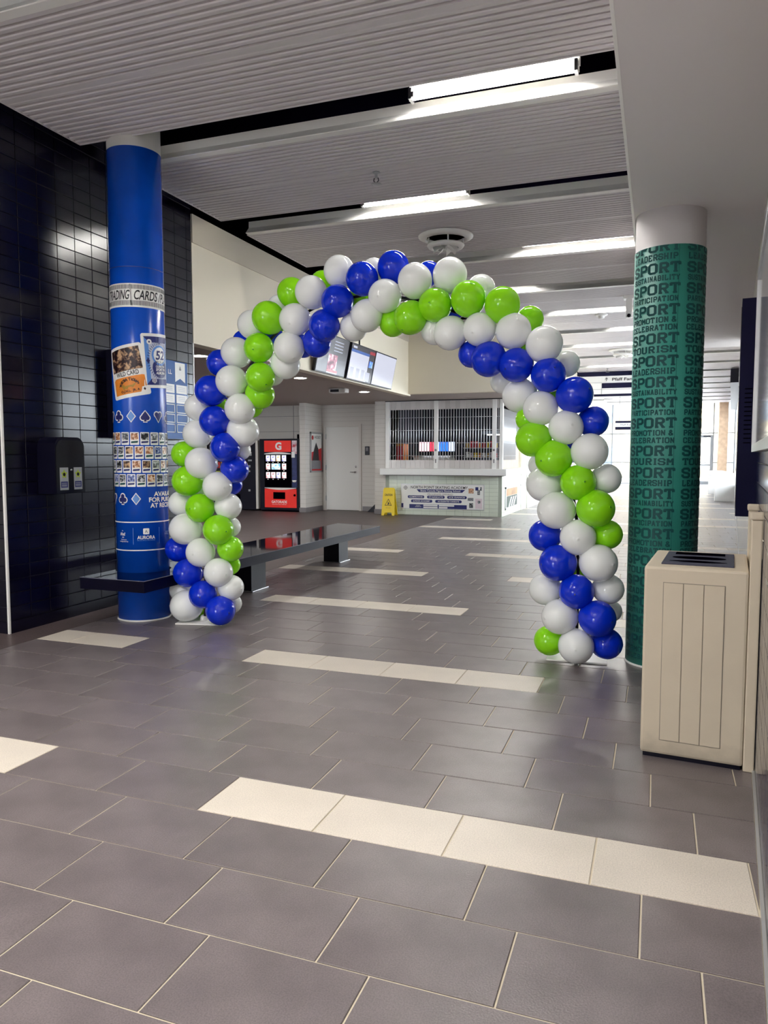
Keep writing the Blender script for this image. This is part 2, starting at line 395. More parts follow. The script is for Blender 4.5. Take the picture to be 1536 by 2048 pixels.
for r in range(-23, 119):
    y0, y1 = TY0 + r * TH + g, TY0 + (r + 1) * TH - g
    n0 = math.floor((FX - TX0) / TW + TO * r) - 1
    for n in range(n0, n0 + 22):
        x0, x1 = TX0 + (n - TO * r) * TW + g, TX0 + (n + 1 - TO * r) * TW - g
        x0 = max(x0, FX + g); lim = wallx(y0) - .022
        if x0 > lim + .085 * TH - .006 or x1 - x0 < .01: continue
        light = (r % 6 == 3) and ((n - 1) % 6 < 4)
        if x1 <= lim: pts = [(x0, y0), (x1, y0), (x1, y1), (x0, y1)]
        elif x0 > lim - .004: pts = [(x0, y0 + max(0, x0 - lim) / .085 + .01), (lim + .085 * TH, y1), (x0, y1)]
        else: pts = [(x0, y0), (lim, y0), (min(x1, lim + .085 * TH), y1), (x0, y1)]
        cx, cy = (x0 + x1) / 2, (y0 + y1) / 2
        d = depth((cx, cy, 0)); ang = abs(math.atan2(-(cx), cy) - .351)
        score = (1 / d ** 3 if d > 1.0 and ang < .52 else 0) * (x1 - x0)
        tiles.append((score, pts, light))
tiles.sort(key=lambda t: -t[0])
full_me = {}
for score, pts, light in tiles[:300]:
    w = pts[1][0] - pts[0][0]; tri = len(pts) == 3; mt = M['cream_tile'] if light else M['tile']
    cx, cy = (pts[0][0] + pts[1][0]) / 2, (pts[0][1] + pts[2][1]) / 2
    key = (light, round(w, 4)) if not tri and abs(pts[1][0] - pts[2][0]) < 1e-6 else None
    if key is None or key not in full_me:
        vs, fs = tile_mb([(x - cx, y - cy) for x, y in pts]); mb = MB().add(vs, fs); me = mesh_of('tile', mb, mt, Vector((0, 0, 0)))
        if key: full_me[key] = me
    else: me = full_me[key]
    inst('tile', me, (cx, cy, random.uniform(-.0006, .0006)), floor)
rest = MB()
for score, pts, light in tiles[300:]:
    vs, fs = tile_mb(pts); rest.add(vs, fs, 1 if light else 0)
obj('far_tiles', rest, [M['tile_far'], M['cream_tile']], floor, kind='stuff')

# ---- black tiled wall (left), its end wall, and the tiles on them
wl = MB(); wl.box(-8.0, 4.44, 0, XL - .012, 7.0, 4.5)
wall_left = structure('wall_left', wl, M['dark_grout'])
TWL, THL, gg = .2045, .1095, .0025
tl = MB().bbox(0, gg, gg, .0, TWL - gg, THL - gg, .0) if False else None
def wtile(w, h, t=.010, b=.002):
    """tile standing in the y-z plane, face towards +x"""
    vs = [(0, 0, 0), (0, w, 0), (0, w, h), (0, 0, h), (t - b, 0, 0), (t - b, w, 0), (t - b, w, h), (t - b, 0, h), (t, b, b), (t, w - b, b), (t, w - b, h - b), (t, b, h - b)]
    fs = [(8, 9, 10, 11), (4, 5, 9, 8), (5, 6, 10, 9), (6, 7, 11, 10), (7, 4, 8, 11), (0, 1, 5, 4), (1, 2, 6, 5), (2, 3, 7, 6), (3, 0, 4, 7)]
    return vs, fs
wt = []; off = .015
ny = int((7.0 - 4.44) / TWL) + 1; nz = int(4.3 / THL) + 1
for i in range(ny):
    for k in range(nz):
        y0 = 4.445 + i * TWL; w = min(TWL, 6.992 - y0) - 2 * gg
        if w < .03: continue
        z0 = .10 + k * THL
        d = depth((XL, y0, z0)); wt.append((1 / d ** 2 * (1 if z0 < 3.1 else .1), y0, z0, w))
wt.sort(key=lambda t: -t[0]); bmes = {}
for s, y0, z0, w in wt[:300]:
    if round(w, 4) not in bmes:
        vs, fs = wtile(w, THL - 2 * gg); bmes[round(w, 4)] = mesh_of('tile', MB().add(vs, fs), M['black_tile'], Vector((0, 0, 0)))
    inst('tile', bmes[round(w, 4)], (XL - .011 , y0 + gg, z0 + gg), wall_left, rot=(0, random.uniform(-.004, .004), random.uniform(-.004, .004)))
far = MB()
for s, y0, z0, w in wt[300:]:
    vs, fs = wtile(w, THL - 2 * gg); far.add([(x + XL - .011, y + y0 + gg, z + z0 + gg) for x, y, z in vs], fs)
for i in range(4):                                   # the short face that looks back towards the entrance
    for k in range(nz):
        vs, fs = wtile(TWL * 2 - 2 * gg, THL - 2 * gg)
        far.add([(XL - .012 - .41 * (i + 1) + gg + y, 4.441 - x, z + .10 + k * THL + gg) for x, y, z in vs], fs)
obj('far_tiles', far, M['black_tile_far'], wall_left, kind='stuff')
c = MB(); c.box(XL - .016, 4.424, 0, XL + .0015, 4.4405, 4.4); obj('corner_trim', c, M['white_metal'], wall_left, label='white corner trim')
c = MB(); c.box(XL - .012, 4.445, 0, XL + .002, 7, .095); c.box(-6.5, 4.425, 0, XL - .018, 4.44, .095); obj('base_strip', c, M['black_tile_far'], wall_left)
c = MB(); c.box(XL - .012, 6.985, 0, XL + .003, 7.004, 2.63); obj('end_trim', c, M['white_metal'], wall_left, label='white end trim')
# ---- other walls
structure('wall_far_left', MB().box(-13.1, -6, 0, -13, 40, 4.6), M['block'])
structure('wall_near_left', MB().box(-8.2, -6, 0, -8.0, 4.44, 4.6), M['white_paint'])
structure('wall_corridor_left', MB().box(-3.5, 20.4, 0, -3.3, 40, 4.6), M['white_paint'])
# ---- cream bulkhead over the lobby opening
bh = MB(); bh.box(XL - .15, 7.0, 2.63, XL, 14.6, 4.0)
wall_bulk = structure('wall_bulkhead', bh, M['cream_paint'])
b2 = MB(); b2.box(XL, 14.45, 2.66, -2.4, 14.6, 4.0); b2.box(-2.55, 14.6, 2.66, -2.4, 24, 4.0); obj('return_face', b2, M['cream_paint'], wall_bulk)
b3 = MB(); b3.box(XL, 7.0, 3.70, XL + .012, 14.45, 4.0); obj('upper_band', b3, M['cream_band'], wall_bulk, label='cream band coloured darker for shadow')
# ---- ceiling: plenum, corrugated metal panels, light slots
ce = MB(); ce.box(-13.1, -6.1, 4.55, 6, 40.1, 4.7)
ceiling = structure('ceiling', ce, M['black'])
def corr(x0, x1, y0, y1, seam=True):
    mb = MB(); per = .0695; n = max(1, round((y1 - y0) / per)); per = (y1 - y0) / n; prof = []
    for i in range(n):
        y = y0 + i * per
        if seam and i == n // 2: prof += [(y, 0), (y + per * .9, 0), (y + per * .9, .01), (y + per * .97, .01)]
        else: prof += [(y, .006), (y + per * .12, 0), (y + per * .56, 0), (y + per * .68, .006), (y + per * .72, .04), (y + per * .96, .04)]
    prof += [(y1, 0), (y1, .05)]
    prof = [(y0, .05)] + prof; vs = []
    for y, z in prof: vs += [(x0, y, ZC + z), (x1, y, ZC + z)]
    mb.add(vs, [(2 * i, 2 * i + 1, 2 * i + 3, 2 * i + 2) for i in range(len(prof) - 1)])
    for x in (x0, x1): mb.box(x - .006, y0, ZC - .004, x + .006, y1, ZC + .045)
    mb.box(x0, y1 - .012, ZC - .004, x1, y1, ZC + .045)
    return mb
def trough(x0, x1, yb):
    """white metal light trough: upright face with a slanted bright lip at the bottom"""
    mb = MB(); pr = [(yb - .07, ZC - .002), (yb, ZC - .002), (yb + .03, ZC + .15), (yb + .0, ZC + .15), (yb - .004, ZC + .076), (yb - .075, ZC + .003)]
    return mb.prism([(x0, y, z) for y, z in pr], (x1 - x0, 0, 0))
for j in range(-5, 16):
    y0, y1 = 5.74 + 2.145 * j, 5.18 + 2.145 * (j + 1)
    xl = -4.6 if y1 < 14.4 else (-4.6 if y0 < 14.4 else -2.36)
    if y0 > 14.4: xl = -2.36
    xr = -.12 if y1 < 11.9 else wallx(y1) - .03
    if y0 < 14.4 < y1: obj('ceiling_panel', corr(-4.6, -2.36, y0, 14.4, False), M['corrugated'], ceiling); xl = -2.36
    if y1 < 4.4: xl = -7.9
    obj('ceiling_panel', corr(xl, xr, y0, y1), M['corrugated'], ceiling)
    obj('light_trough', trough(xl + .02 if j > -2 else xl, xr, y0), M['white_metal'], ceiling, label='smooth white trough')
# ---- low soffit on the right
sf = MB(); YS0 = -3.6
sf.prism([(-.19, YS0, ZS), (wallx(YS0), YS0, ZS), (wallx(5.36), 5.36, ZS), (-.19, 5.36, ZS)], (0, 0, 1.5))
soff = structure('ceiling_soffit', sf, M['soffit'])
s2 = MB(); s2.add([(-.19, 5.36, ZS + .012), (wallx(5.36), 5.36, ZS + .012), (wallx(12), 12, ZS + .012), (-.19, 12, ZS + .012), (-.19, 5.36, 4.5), (wallx(5.36), 5.36, 4.5), (wallx(12), 12, 4.5), (-.19, 12, 4.5)],
        [(0, 1, 2, 3), (4, 5, 6, 7), (0, 1, 5, 4), (1, 2, 6, 5), (2, 3, 7, 6), (3, 0, 4, 7)])
obj('rear_section', s2, M['soffit'], soff)
obj('edge_trim', MB().box(-.197, YS0, ZS - .003, -.183, 12, ZS + .03), M['white_metal'], soff, label='white edge trim')
# ---- lobby ceiling and walls
structure('ceiling_lobby', MB().box(-13, 7.0, ZL, XL - .15, 20.4, ZL + .1).box(XL - .15, 14.6, ZL, -2.55, 20.4, ZL + .1), M['lobby_soffit'])
YD = 17.8
wd = MB(); wd.box(-8.25, YD, 0, -8.17, YD + .15, ZL); wd.box(-7.15, YD, 0, -6.43, YD + .15, ZL); wd.box(-8.17, YD, 2.21, -7.15, YD + .15, ZL)
wall_door = structure('wall_lobby', wd, M['block'])
for x0, x1, y0, y1 in ((-8.41, -8.25, 16.83, YD + .15), (-6.46, -6.19, 17.0, YD + .15), (-13, -8.41, 17.62, 17.75)):
    obj('painted_block_pier', MB().box(x0, y0, 0, x1, y1, ZL), M['block'], wall_door)
jl = MB()
for k in range(1, 25):
    z = k * .11
    jl.box(-8.25 - .004, 16.84, z, -8.2485, YD, z + .005); jl.box(-8.409, 16.8285, z, -8.251, 16.832, z + .005); jl.box(-6.459, 16.9985, z, -6.191, 17.002, z + .005)
    jl.box(-7.10, YD - .0015, z, -6.43, YD + .004, z + .005)
    if z > 2.25: jl.box(-8.25, YD - .0015, z, -7.10, YD + .004, z + .005)
obj('block_joints', jl, P('block_joint', 'b7aea6', .8), wall_door, kind='stuff')
jl = MB()
for x in (-8.98, -10.3, -11.6): jl.box(x, 17.612, 1.85, x + .012, 17.622, ZL)
for z in (2.05, 2.45): jl.box(-13, 17.613, z, -8.42, 17.622, z + .008)
obj('panel_joint', jl, M['trim_grey'], wall_door)
bb = MB(); bb.box(-8.425, 16.815, 0, -8.235, 16.83, .12); bb.box(-8.25, 16.83, 0, -8.235, YD, .12); bb.box(-7.10, YD - .015, 0, -6.46, YD, .12); bb.box(-6.475, 16.985, 0, -6.18, 17.0, .12)
structure('baseboard_lobby', bb, M['trim_grey'])
# door with frame, hinges, lever, closer-less
dr = MB(); dr.bbox(-8.12, YD - .02, .012, -7.2, YD + .03, 2.16, .004); door = structure('door_1', dr, M['white_paint'])
fr = MB(); fr.box(-8.19, YD - .035, 0, -8.125, YD + .05, 2.23); fr.box(-7.195, YD - .035, 0, -7.13, YD + .05, 2.23); fr.box(-8.125, YD - .035, 2.165, -7.195, YD + .05, 2.23); obj('door_frame', fr, M['block'], door)
for z in (.25, 1.05, 1.85): obj('hinge', MB().box(-8.135, YD - .045, z, -8.11, YD - .02, z + .13), M['steel'], door)
h = MB(); h.tube([(-7.29, YD - .02, 1.0), (-7.29, YD - .075, 1.0)], .022, 12); h.tube([(-7.285, YD - .07, 1.0), (-7.42, YD - .07, 1.0)], .011, 8); obj('door_handle', h, M['chrome'], door)
obj('lock', MB().tube([(-7.28, YD - .02, 1.14), (-7.28, YD - .035, 1.14)], .025, 12), M['chrome'], door)
# ---- right wall: navy tile below, light above, long windows further on
def rwbox(mb, d0, d1, s0, s1, z0, z1, mi=0):
    ps = [RW(d, s, z) for z in (z0, z1) for d, s in ((d0, s0), (d1, s0), (d1, s1), (d0, s1))]
    return mb.add(ps, [(0, 3, 2, 1), (4, 5, 6, 7), (0, 1, 5, 4), (1, 2, 6, 5), (2, 3, 7, 6), (3, 0, 4, 7)], mi)
WZ0, WZ1, WS0, WS1 = 1.46, 3.45, 11.2, 39.0
wr = MB(); rwbox(wr, -.2, 0, -6.2, WS0, 0, 4.6); SSP = WS0 + 2 * (WS1 - WS0) / 12; rwbox(wr, -.2, 0, WS0, SSP, 0, WZ0); rwbox(wr, -.2, 0, SSP, 40.2, 0, .5); rwbox(wr, -.2, 0, WS0, 40.2, WZ1, 4.6); rwbox(wr, -.2, 0, WS1, 40.2, .5, WZ1)
wall_right = structure('wall_right', wr, M['white_paint'])
rt = MB()
for k in range(13):
    for i in range(int(7.0 / TWL)):
        s0 = .0 + i * TWL; z0 = .05 + k * THL
        if s0 + TWL > 5.7: continue
        vs, fs = wtile(TWL - 2 * gg, THL - 2 * gg)
        rt.add([RW(x, s0 + gg + y, z0 + gg + z) for x, y, z in vs], fs)
obj('wall_tiles', rt, M['blue_tile'], wall_right, kind='stuff')
tb = MB(); rwbox(tb, 0, .011, 5.72, SSP, .05, 1.43); rwbox(tb, 0, .011, SSP, 39.0, .05, .48); obj('tile_band', tb, M['blue_tile'], wall_right)
sk = MB(); rwbox(sk, 0, .010, -6, 5.7, 0, .05); obj('base_band', sk, M['black_tile_far'], wall_right)
rwbox(sb := MB(), .0, .02, -6, 40, 0, .012); structure('baseboard_right', sb, M['alu'])
nb = 12; bw = (WS1 - WS0) / nb
for i in range(nb):
    s0 = WS0 + i * bw; s1 = s0 + bw; WZ0 = 1.46 if i < 2 else .5
    w = MB()
    for a, b_, z0, z1 in ((s0, s0 + .06, WZ0, WZ1), (s1 - .06, s1, WZ0, WZ1), (s0, s1, WZ0, WZ0 + .06), (s0, s1, WZ1 - .06, WZ1)): rwbox(w, -.14, -.05, a, b_, z0, z1)
    wo = structure('window_%d' % (i + 1), w, M['alu'])
    obj('pane', rwbox(MB(), -.105, -.095, s0 + .06, s1 - .06, WZ0 + .06, WZ1 - .06), M['glass'], wo)
# ---- glazed end walls: far entrance, and the entrance behind the camera
def glazed(y, xs, zs, name, sgn):
    f = MB(); t = .05
    for x in xs: f.box(x - t / 2, y - .06, 0, x + t / 2, y + .06, zs[-1])
    for z in zs: f.box(xs[0], y - .05, z - t / 2, xs[-1], y + .05, z + t / 2)
    o = structure(name, f, M['mullion'])
    for x0, x1 in zip(xs[:-1], xs[1:]):
        for z0, z1 in zip(zs[:-1], zs[1:]): obj('pane', MB().box(x0 + t / 2, y - .006, z0 + t / 2, x1 - t / 2, y + .006, z1 - t / 2), M['glass'], o)
    return o
glazed(40, [-3.3, -2.2, -1.2, -.2, .8, 1.75, 2.55, 3.5], [.04, 1.1, 2.55, 4.3], 'window_far', 1)
glazed(-6, [-5.6, -4.6, -3.6], [.04, 1.1, 2.3], 'window_near', -1)
structure('wall_behind', MB().box(-8.2, -6.1, 2.32, -.36, -5.95, 4.6).box(-8.2, -6.1, 0, -5.63, -5.95, 2.32).box(-3.57, -6.1, 0, -.36, -5.95, 2.32), M['white_paint'])
structure('ground_outside', MB().box(-60, 40.2, -.2, 60, 120, -.03).box(-60, -80, -.2, 60, -6.3, -.03).add([(wallx(-6) + .3, -6, -.03), (60, -6, -.03), (60, 40.2, -.03), (wallx(40) + .3, 40.2, -.03)], [(0, 1, 2, 3)]), M['snow'])
# door leaf in the far glazing, right of the green column
fd = MB(); 
for x0, x1, z0, z1 in ((1.8, 1.9, .02, 2.45), (2.42, 2.52, .02, 2.45), (1.9, 2.42, .02, .2), (1.9, 2.42, 2.33, 2.45), (1.9, 2.42, .95, 1.02)): fd.box(x0, 39.86, z0, x1, 39.92, z1)
door2 = structure('door_2', fd, M['mullion']); obj('closer', MB().box(2.1, 39.8, 2.36, 2.42, 39.87, 2.42), M['black_metal'], door2)
obj('pane', MB().box(1.9, 39.885, .2, 2.42, 39.895, 2.33), M['glass'], door2)
structure('trim_1', MB().box(2.75, 39.4, 0, 3.15, 39.8, 4.3), P('tan_brick', 'b59a80', .7, noise=(6, .15)))
db = MB(); rwbox(db, 0, .25, 24, 38, 3.55, 3.95); structure('trim_2', db, M['black_metal'])

bl = MB(); bl.box(-14, 52, -.1, 12, 54, 7.5); bld = obj('building', bl, P('pale_tan_siding', '8d7f66', .8), kind='thing', label='pale tan building seen outside through the far glass doors', cat='building')
for k in range(9):
    for z in (.6, 3.6): obj('window', MB().box(-12 + k * 2.6, 51.95, z, -10.6 + k * 2.6, 52.02, z + 1.5), P('outside_window', '5a6672', .1), bld)

# ================================================================ COLUMNS
def column(name, label, c, rad, ztop, zwrap0, zwrap1, wrapmat):
    t = thing(name, label, 'column', (c[0], c[1], 0), kind='thing')
    obj('wrap', MB().lathe([(rad, zwrap0), (rad, zwrap1)], (c[0], c[1], 0), 128), wrapmat, t)
    obj('painted_shaft', MB().lathe([(rad - .004, 0), (rad - .004, ztop)], (c[0], c[1], 0), 96), M['soffit'] if ztop < 3.5 else M['white_paint'], t, label='bare painted top of the column')
    obj('base_seal', MB().lathe([(rad + .006, 0), (rad + .004, .012), (rad, .012)], (c[0], c[1], 0), 96, cap=False), M['white_metal'], t)
    return t
BC, GC, CR = (-4.196, 5.345), (.045, 5.35), .221
blue = column('column', 'blue printed column with playing card artwork standing by the black bench', BC, CR, 4.54, .012, 3.92, M['blue_wrap'])
green = column('column', 'green printed column covered in rows of sport words beside the beige bin', GC, CR, ZS, .012, 2.735, M['green_wrap'])
# ---- blue column print
WB = Wrap(BC, CR, math.atan2(-BC[1], -BC[0]))
def deg(d): return R(d) * CR
p = MB(); WB.add(p, [[(deg(-180), 2.63), (deg(180), 2.63), (deg(180), 2.822), (deg(-180), 2.822)]], 0, .0012)
for k in range(-60, 60):
    a = deg(k * 3.0)
    for z0, z1 in ((2.645, 2.684), (2.776, 2.812)): WB.add(p, [[(a, z0), (a + .0055, z0), (a + .0055, z1), (a, z1)]], 1, .002)
for s, a, w in (('TRADING', -47, .225), ('CARDS', 18, .2), ('/', 51, .02), ('PLAYING', 84, .225), ('CARDS', -118, .2), ('SPORT', 150, .2)):
    WB.text(p, s, deg(a), 2.693, .074, w, 1, .016, slant=.16)
WB.add(p, [[(deg(-13), 2.64), (deg(-11.8), 2.64), (deg(-14.2), 2.815), (deg(-15.4), 2.815)], [(deg(-10.4), 2.64), (deg(-9.8), 2.64), (deg(-12.2), 2.815), (deg(-12.8), 2.815)]], 1, .0022)
obj('title_band', p, [M['white_print'], M['black_print']], blue, label='white band lettered in black')
p = MB(); WB.add(p, [[(deg(-180), 2.955), (deg(180), 2.955), (deg(180), 2.960), (deg(-180), 2.960)]], 0, .001); obj('wrap_seam', p, M['navy'], blue)
# wild card
p = MB(); pc = (deg(-27), 2.105); rt_ = R(11)
def wc(pts): return [rot2((pc[0] + x, pc[1] + z), pc, rt_) for x, z in pts]
WB.add(p, [wc(rrect(-.165, -.215, .165, .215, .02))], 0, .002)
WB.add(p, [wc([(-.14, .005), (.14, .005), (.14, .19), (-.14, .19)])], 1, .003)
o_ = [(-.14, -.185), (.085, -.185), (.095, -.165), (.10, -.145), (.14, -.14), (.14, -.05), (.12, -.045), (-.12, -.045), (-.14, -.06)]
WB.add(p, [wc(o_)], 2, .003)
WB.text(p, 'WILD CARD', pc[0], pc[1] - .036, .036, .20, 3, .014, .004, rt_, pc)
for i, ch in enumerate('AURORA TIGERS'):
    t_ = (i - 6) / 6; ang = -t_ * .75
    x, z = .095 * math.sin(t_ * .95), -.165 + .095 * math.cos(t_ * .95)
    if ch != ' ': WB.text(p, ch, pc[0] + x, pc[1] + z - .008, .022, None, 3, .04, .0045, rt_ + ang * 0, pc)
WB.text(p, 'O.J.H.L.  JR. A', pc[0], pc[1] - .170, .018, .16, 3, .03, .0045, rt_, pc)
ti = [(-.06, -.135), (-.03, -.12), (.0, -.117), (.03, -.118), (.05, -.105), (.055, -.115), (.04, -.128), (.03, -.14), (.015, -.13), (-.01, -.132), (-.02, -.148), (-.035, -.14), (-.05, -.15)]
WB.add(p, [wc(ti)], 4, .0045); WB.add(p, [wc([(-.052 + .014 * math.cos(a * .785), -.118 + .013 * math.sin(a * .785)) for a in range(8)])], 4, .0046)
WB.add(p, [wc([(.118, -.178), (.128, -.165), (.118, -.152), (.108, -.165)])], 3, .004)
obj('printed_card', p, [M['white_print'], PH[0], M['orange'], M['black_print'], M['gold']], blue, label='wild card with photograph and orange panel')
# the other big card
p = MB(); pc2 = (deg(50), 2.205); r2_ = R(3.5)
def wc2(pts): return [rot2((pc2[0] + x, pc2[1] + z), pc2, r2_) for x, z in pts]
WB.add(p, [wc2(rrect(-.165, -.225, .165, .225, .018))], 0, .0028)
WB.add(p, [wc2([(-.14, -.2), (.14, -.2), (.14, .2), (-.14, .2)])], 1, .0034)
WB.add(p, [wc2([(-.145, .2), (.145, .2), (.10, .15), (-.10, .15)]), wc2([(-.145, -.2), (.145, -.2), (.10, -.15), (-.10, -.15)])], 2, .004)
WB.add(p, [wc2([(-.105, -.15), (.105, -.15), (.105, .15), (-.105, .15)])], 3, .0038)
for z in (.045, -.06):
    WB.add(p, [wc2([(.085 * math.cos(a), z + .085 * math.sin(a)) for a in [k * .393 for k in range(16)]])], 4 if z > 0 else 2, .0046 if z > 0 else .0044)
for k in range(44):
    a = k * math.pi / 22; c_, s_ = math.cos(a), math.sin(a)
    for r0, r1 in ((.108, .128),):
        WB.add(p, [wc2([(r0 * c_ - .0025 * s_, r0 * 1.25 * s_ + .0025 * c_), (r1 * c_ - .0025 * s_, r1 * 1.25 * s_ + .0025 * c_), (r1 * c_ + .0025 * s_, r1 * 1.25 * s_ - .0025 * c_), (r0 * c_ + .0025 * s_, r0 * 1.25 * s_ - .0025 * c_)])], 2, .0042)
WB.add(p, [wc2([(.068 * math.cos(a), .045 + .068 * math.sin(a)) for a in [k * .393 for k in range(16)]])], 0, .005)
WB.text(p, '52', pc2[0], pc2[1] + .012, .07, .10, 2, .03, .0056, r2_, pc2, slant=.15)
WB.text(p, 'PICKUP', pc2[0], pc2[1] - .018, .018, .09, 5, .0, .0056, r2_, pc2)
for i, s in enumerate(('CELEBRATING', 'SPORT IN', 'AURORA')): WB.text(p, s, pc2[0], pc2[1] - .055 - i * .028, .016 if i == 0 else .021, .11, 0, .02, .0056, r2_, pc2, slant=.12)
WB.add(p, [wc2([(-.135, 0), (-.118, .022), (-.101, 0), (-.118, -.022)])], 2, .0046)
for (x, z) in ((-.098, .155), (-.075, -.165)): WB.add(p, [wc2([(x + .022 * math.cos(k * .524), z + .022 * math.sin(k * .524)) for k in range(12)])], 0, .005)
WB.add(p, [wc2([(-.098 + .009 * math.cos(k * 1.257), .155 + .009 * math.sin(k * 1.257)) for k in range(5)])], 2, .0054)
for k in (-1, 0, 1): WB.add(p, [wc2([(-.078 + k * .012, -.183), (-.073 + k * .012, -.183), (-.073 + k * .009, -.147), (-.078 + k * .009, -.147)])], 2, .0054)
WB.add(p, [wc2([(-.02, .15), (0, .195), (.02, .15), (.006, .15), (.008, .138), (-.008, .138), (-.006, .15)])], 2, .0054)
obj('printed_card', p, [M['white_print'], M['blue_light'], M['navy'], M['light_grey_print'], M['blue_light'], M['black_print']], blue, label='blue and silver card numbered 52')
# suits
def suit(kind, a, z, s):
    C_ = lambda x, y, r, n=10: [(x + r * math.cos(2 * math.pi * k / n), y + r * math.sin(2 * math.pi * k / n)) for k in range(n)]
    if kind == 'd': sh = [[(0, -.5), (.36, 0), (0, .5), (-.36, 0)]]
    elif kind == 'h': sh = [C_(-.2, .22, .22), C_(.2, .22, .22), [(-.41, .16), (0, -.5), (.41, .16), (.0, .3)]]
    elif kind == 's': sh = [C_(-.2, -.14, .22), C_(.2, -.14, .22), [(-.42, -.10), (.42, -.10), (.22, .2), (0, .5), (-.22, .2)], [(-.14, -.5), (.14, -.5), (0, 0)]]
    else: sh = [C_(0, .25, .23), C_(-.24, -.1, .23), C_(.24, -.1, .23), [(-.14, -.5), (.14, -.5), (.06, .1), (-.06, .1)]]
    return [[(a + x * s, z + y * s) for x, y in q] for q in sh]
def outline(polys, g):
    out = []
    for q in polys:
        cx = sum(x for x, y in q) / len(q); cy = sum(y for x, y in q) / len(q)
        out.append([(cx + (x - cx) * (1 + g / max(.006, math.hypot(x - cx, y - cy))), cy + (y - cy) * (1 + g / max(.006, math.hypot(x - cx, y - cy)))) for x, y in q])
    return out
for row, z, s, seq in ((0, 1.735, .088, {-80: 'h', -50: 'c', -19: 'd', 10.5: 's', 41: 'h', 75: 'c', 105: 'd', 135: 's', 165: 'h', -110: 's', -140: 'd', -170: 'c'}), (1, 1.045, .086, {-76: 'h', -44: 'c', -12.5: 'd', -106: 's', -136: 'd'})):
    for d_, k in seq.items():
        sh = suit(k, deg(d_), z, s); p = MB()
        WB.add(p, outline(sh, .009), 0, .0015); WB.add(p, sh, 2 if k == 'd' else 1, .0028)
        obj('suit_symbol', p, [M['white_print'], M['navy'], M['blue_light']], blue, label='outlined ' + {'h': 'heart', 'c': 'club', 'd': 'diamond', 's': 'spade'}[k])
rr = random.Random(3)
for row, (z0, a_off) in enumerate(((1.497, 0), (1.381, 9), (1.264, 2.5), (1.147, 12))):
    p = MB()
    for k in range(-8, 9):
        a = deg(-34 + a_off + k * 21.3); hw = .0365
        if abs(a) > deg(172): continue
        WB.add(p, [rrect(a - hw, z0, a + hw, z0 + .106, .005, 2)], 0, .002)
        WB.add(p, [[(a - hw + .007, z0 + .042), (a + hw - .007, z0 + .042), (a + hw - .007, z0 + .098), (a - hw + .007, z0 + .098)]], 3 + rr.randrange(5), .003)
        WB.add(p, [[(a - hw + .007, z0 + .014), (a + hw - .012, z0 + .018), (a + hw - .007, z0 + .034), (a - hw + .010, z0 + .030)]], 1 if rr.random() < .5 else 2, .003)
    obj('mini_card_row', p, [M['white_print'], M['navy'], M['green_ink']] + PH, blue, label=('top', 'second', 'third', 'lowest')[row] + ' row of small photograph cards')
p = MB()
for i, s in enumerate(('AVAILABLE', 'FOR PURCHASE', 'AT RECEPTION')): WB.text(p, s, deg(63), 1.066 - i * .048, .036, (.29, .375, .355)[i], 0, .035)
for z in (.843, .605): WB.add(p, [[(deg(-180), z), (deg(180), z), (deg(180), z + .009), (deg(-180), z + .009)]], 0, .002)
WB.add(p, [[(deg(-180), .405), (deg(180), .405), (deg(180), .408), (deg(-180), .408)]], 1, .002)
for d_ in (-21, 36, -78): WB.add(p, [[(deg(d_), .66), (deg(d_) + .003, .66), (deg(d_) + .003, .80), (deg(d_), .80)]], 1, .002)
WB.text(p, 'Aha!', deg(-47), .735, .026, .055, 0, .02); WB.text(p, 'The Aurora', deg(-44), .695, .010, .06, 0, .01); WB.text(p, 'heritage authority', deg(-44), .68, .010, .09, 0, .01)
WB.text(p, '2020', deg(-46), .715, .009, .022, 0, .01); WB.text(p, 'the', deg(-47), .772, .008, .014, 0, .01)
WB.add(p, [rrect(deg(7) - .025, .745, deg(7) + .025, .795, .007)], 0, .002); WB.text(p, 'A', deg(7), .756, .026, .024, 2, .0, .003)
WB.text(p, 'AURORA', deg(7), .705, .028, .145, 0, .018); WB.text(p, 'MUSEUM & ARCHIVES', deg(7), .69, .009, .145, 1, .008)
WB.text(p, 'MUSIC', deg(64), .75, .010, .06, 1, .0); WB.text(p, 'HALL', deg(62), .728, .022, .07, 1, .0)
obj('lettering', p, [M['white_print'], M['blue_light'], M['navy']], blue, label='white lettering, lines and logos')
# ---- green column print
WG = Wrap(GC, CR, math.atan2(-GC[1], -GC[0]))
rows = [('SPORT', .093, .330, 1.25), ('LEADERSHIP', .055, .315, 1.3), ('SPORT', .093, .33, 1.25), ('SUSTAINABILITY', .048, .33, 1.3), ('SPORT', .093, .33, 1.25), ('PARTICIPATION', .048, .325, 1.3), ('SPORT', .093, .33, 1.25), ('PROMOTION &', .050, .315, 1.3), ('CELEBRATION', .050, .325, 1.3), ('SPORT', .093, .33, 1.25), ('TOURISM', .062, .325, 1.25)]
p = MB(); z = 2.735 - .040; i = 0
while z > .03:
    s, h, w, t_ = rows[i % 11]
    for a0 in (-70, 30, 130):
        WG.slab(p, s, deg(a0), z, h * .74, w if a0 == -70 else w * .99, t_, 0, ztop=2.733)
    i += 1; z -= (rows[i % 11][1] * .83 + .0065)
obj('printed_words', p, M['green_ink'], green, label='dark green block lettering')
p = MB(); WG.add(p, [[(deg(14), .02), (deg(14) + .002, .02), (deg(14) + .002, 2.73), (deg(14), 2.73)]], 0, .0012); obj('wrap_seam', p, M['green_ink'], green)

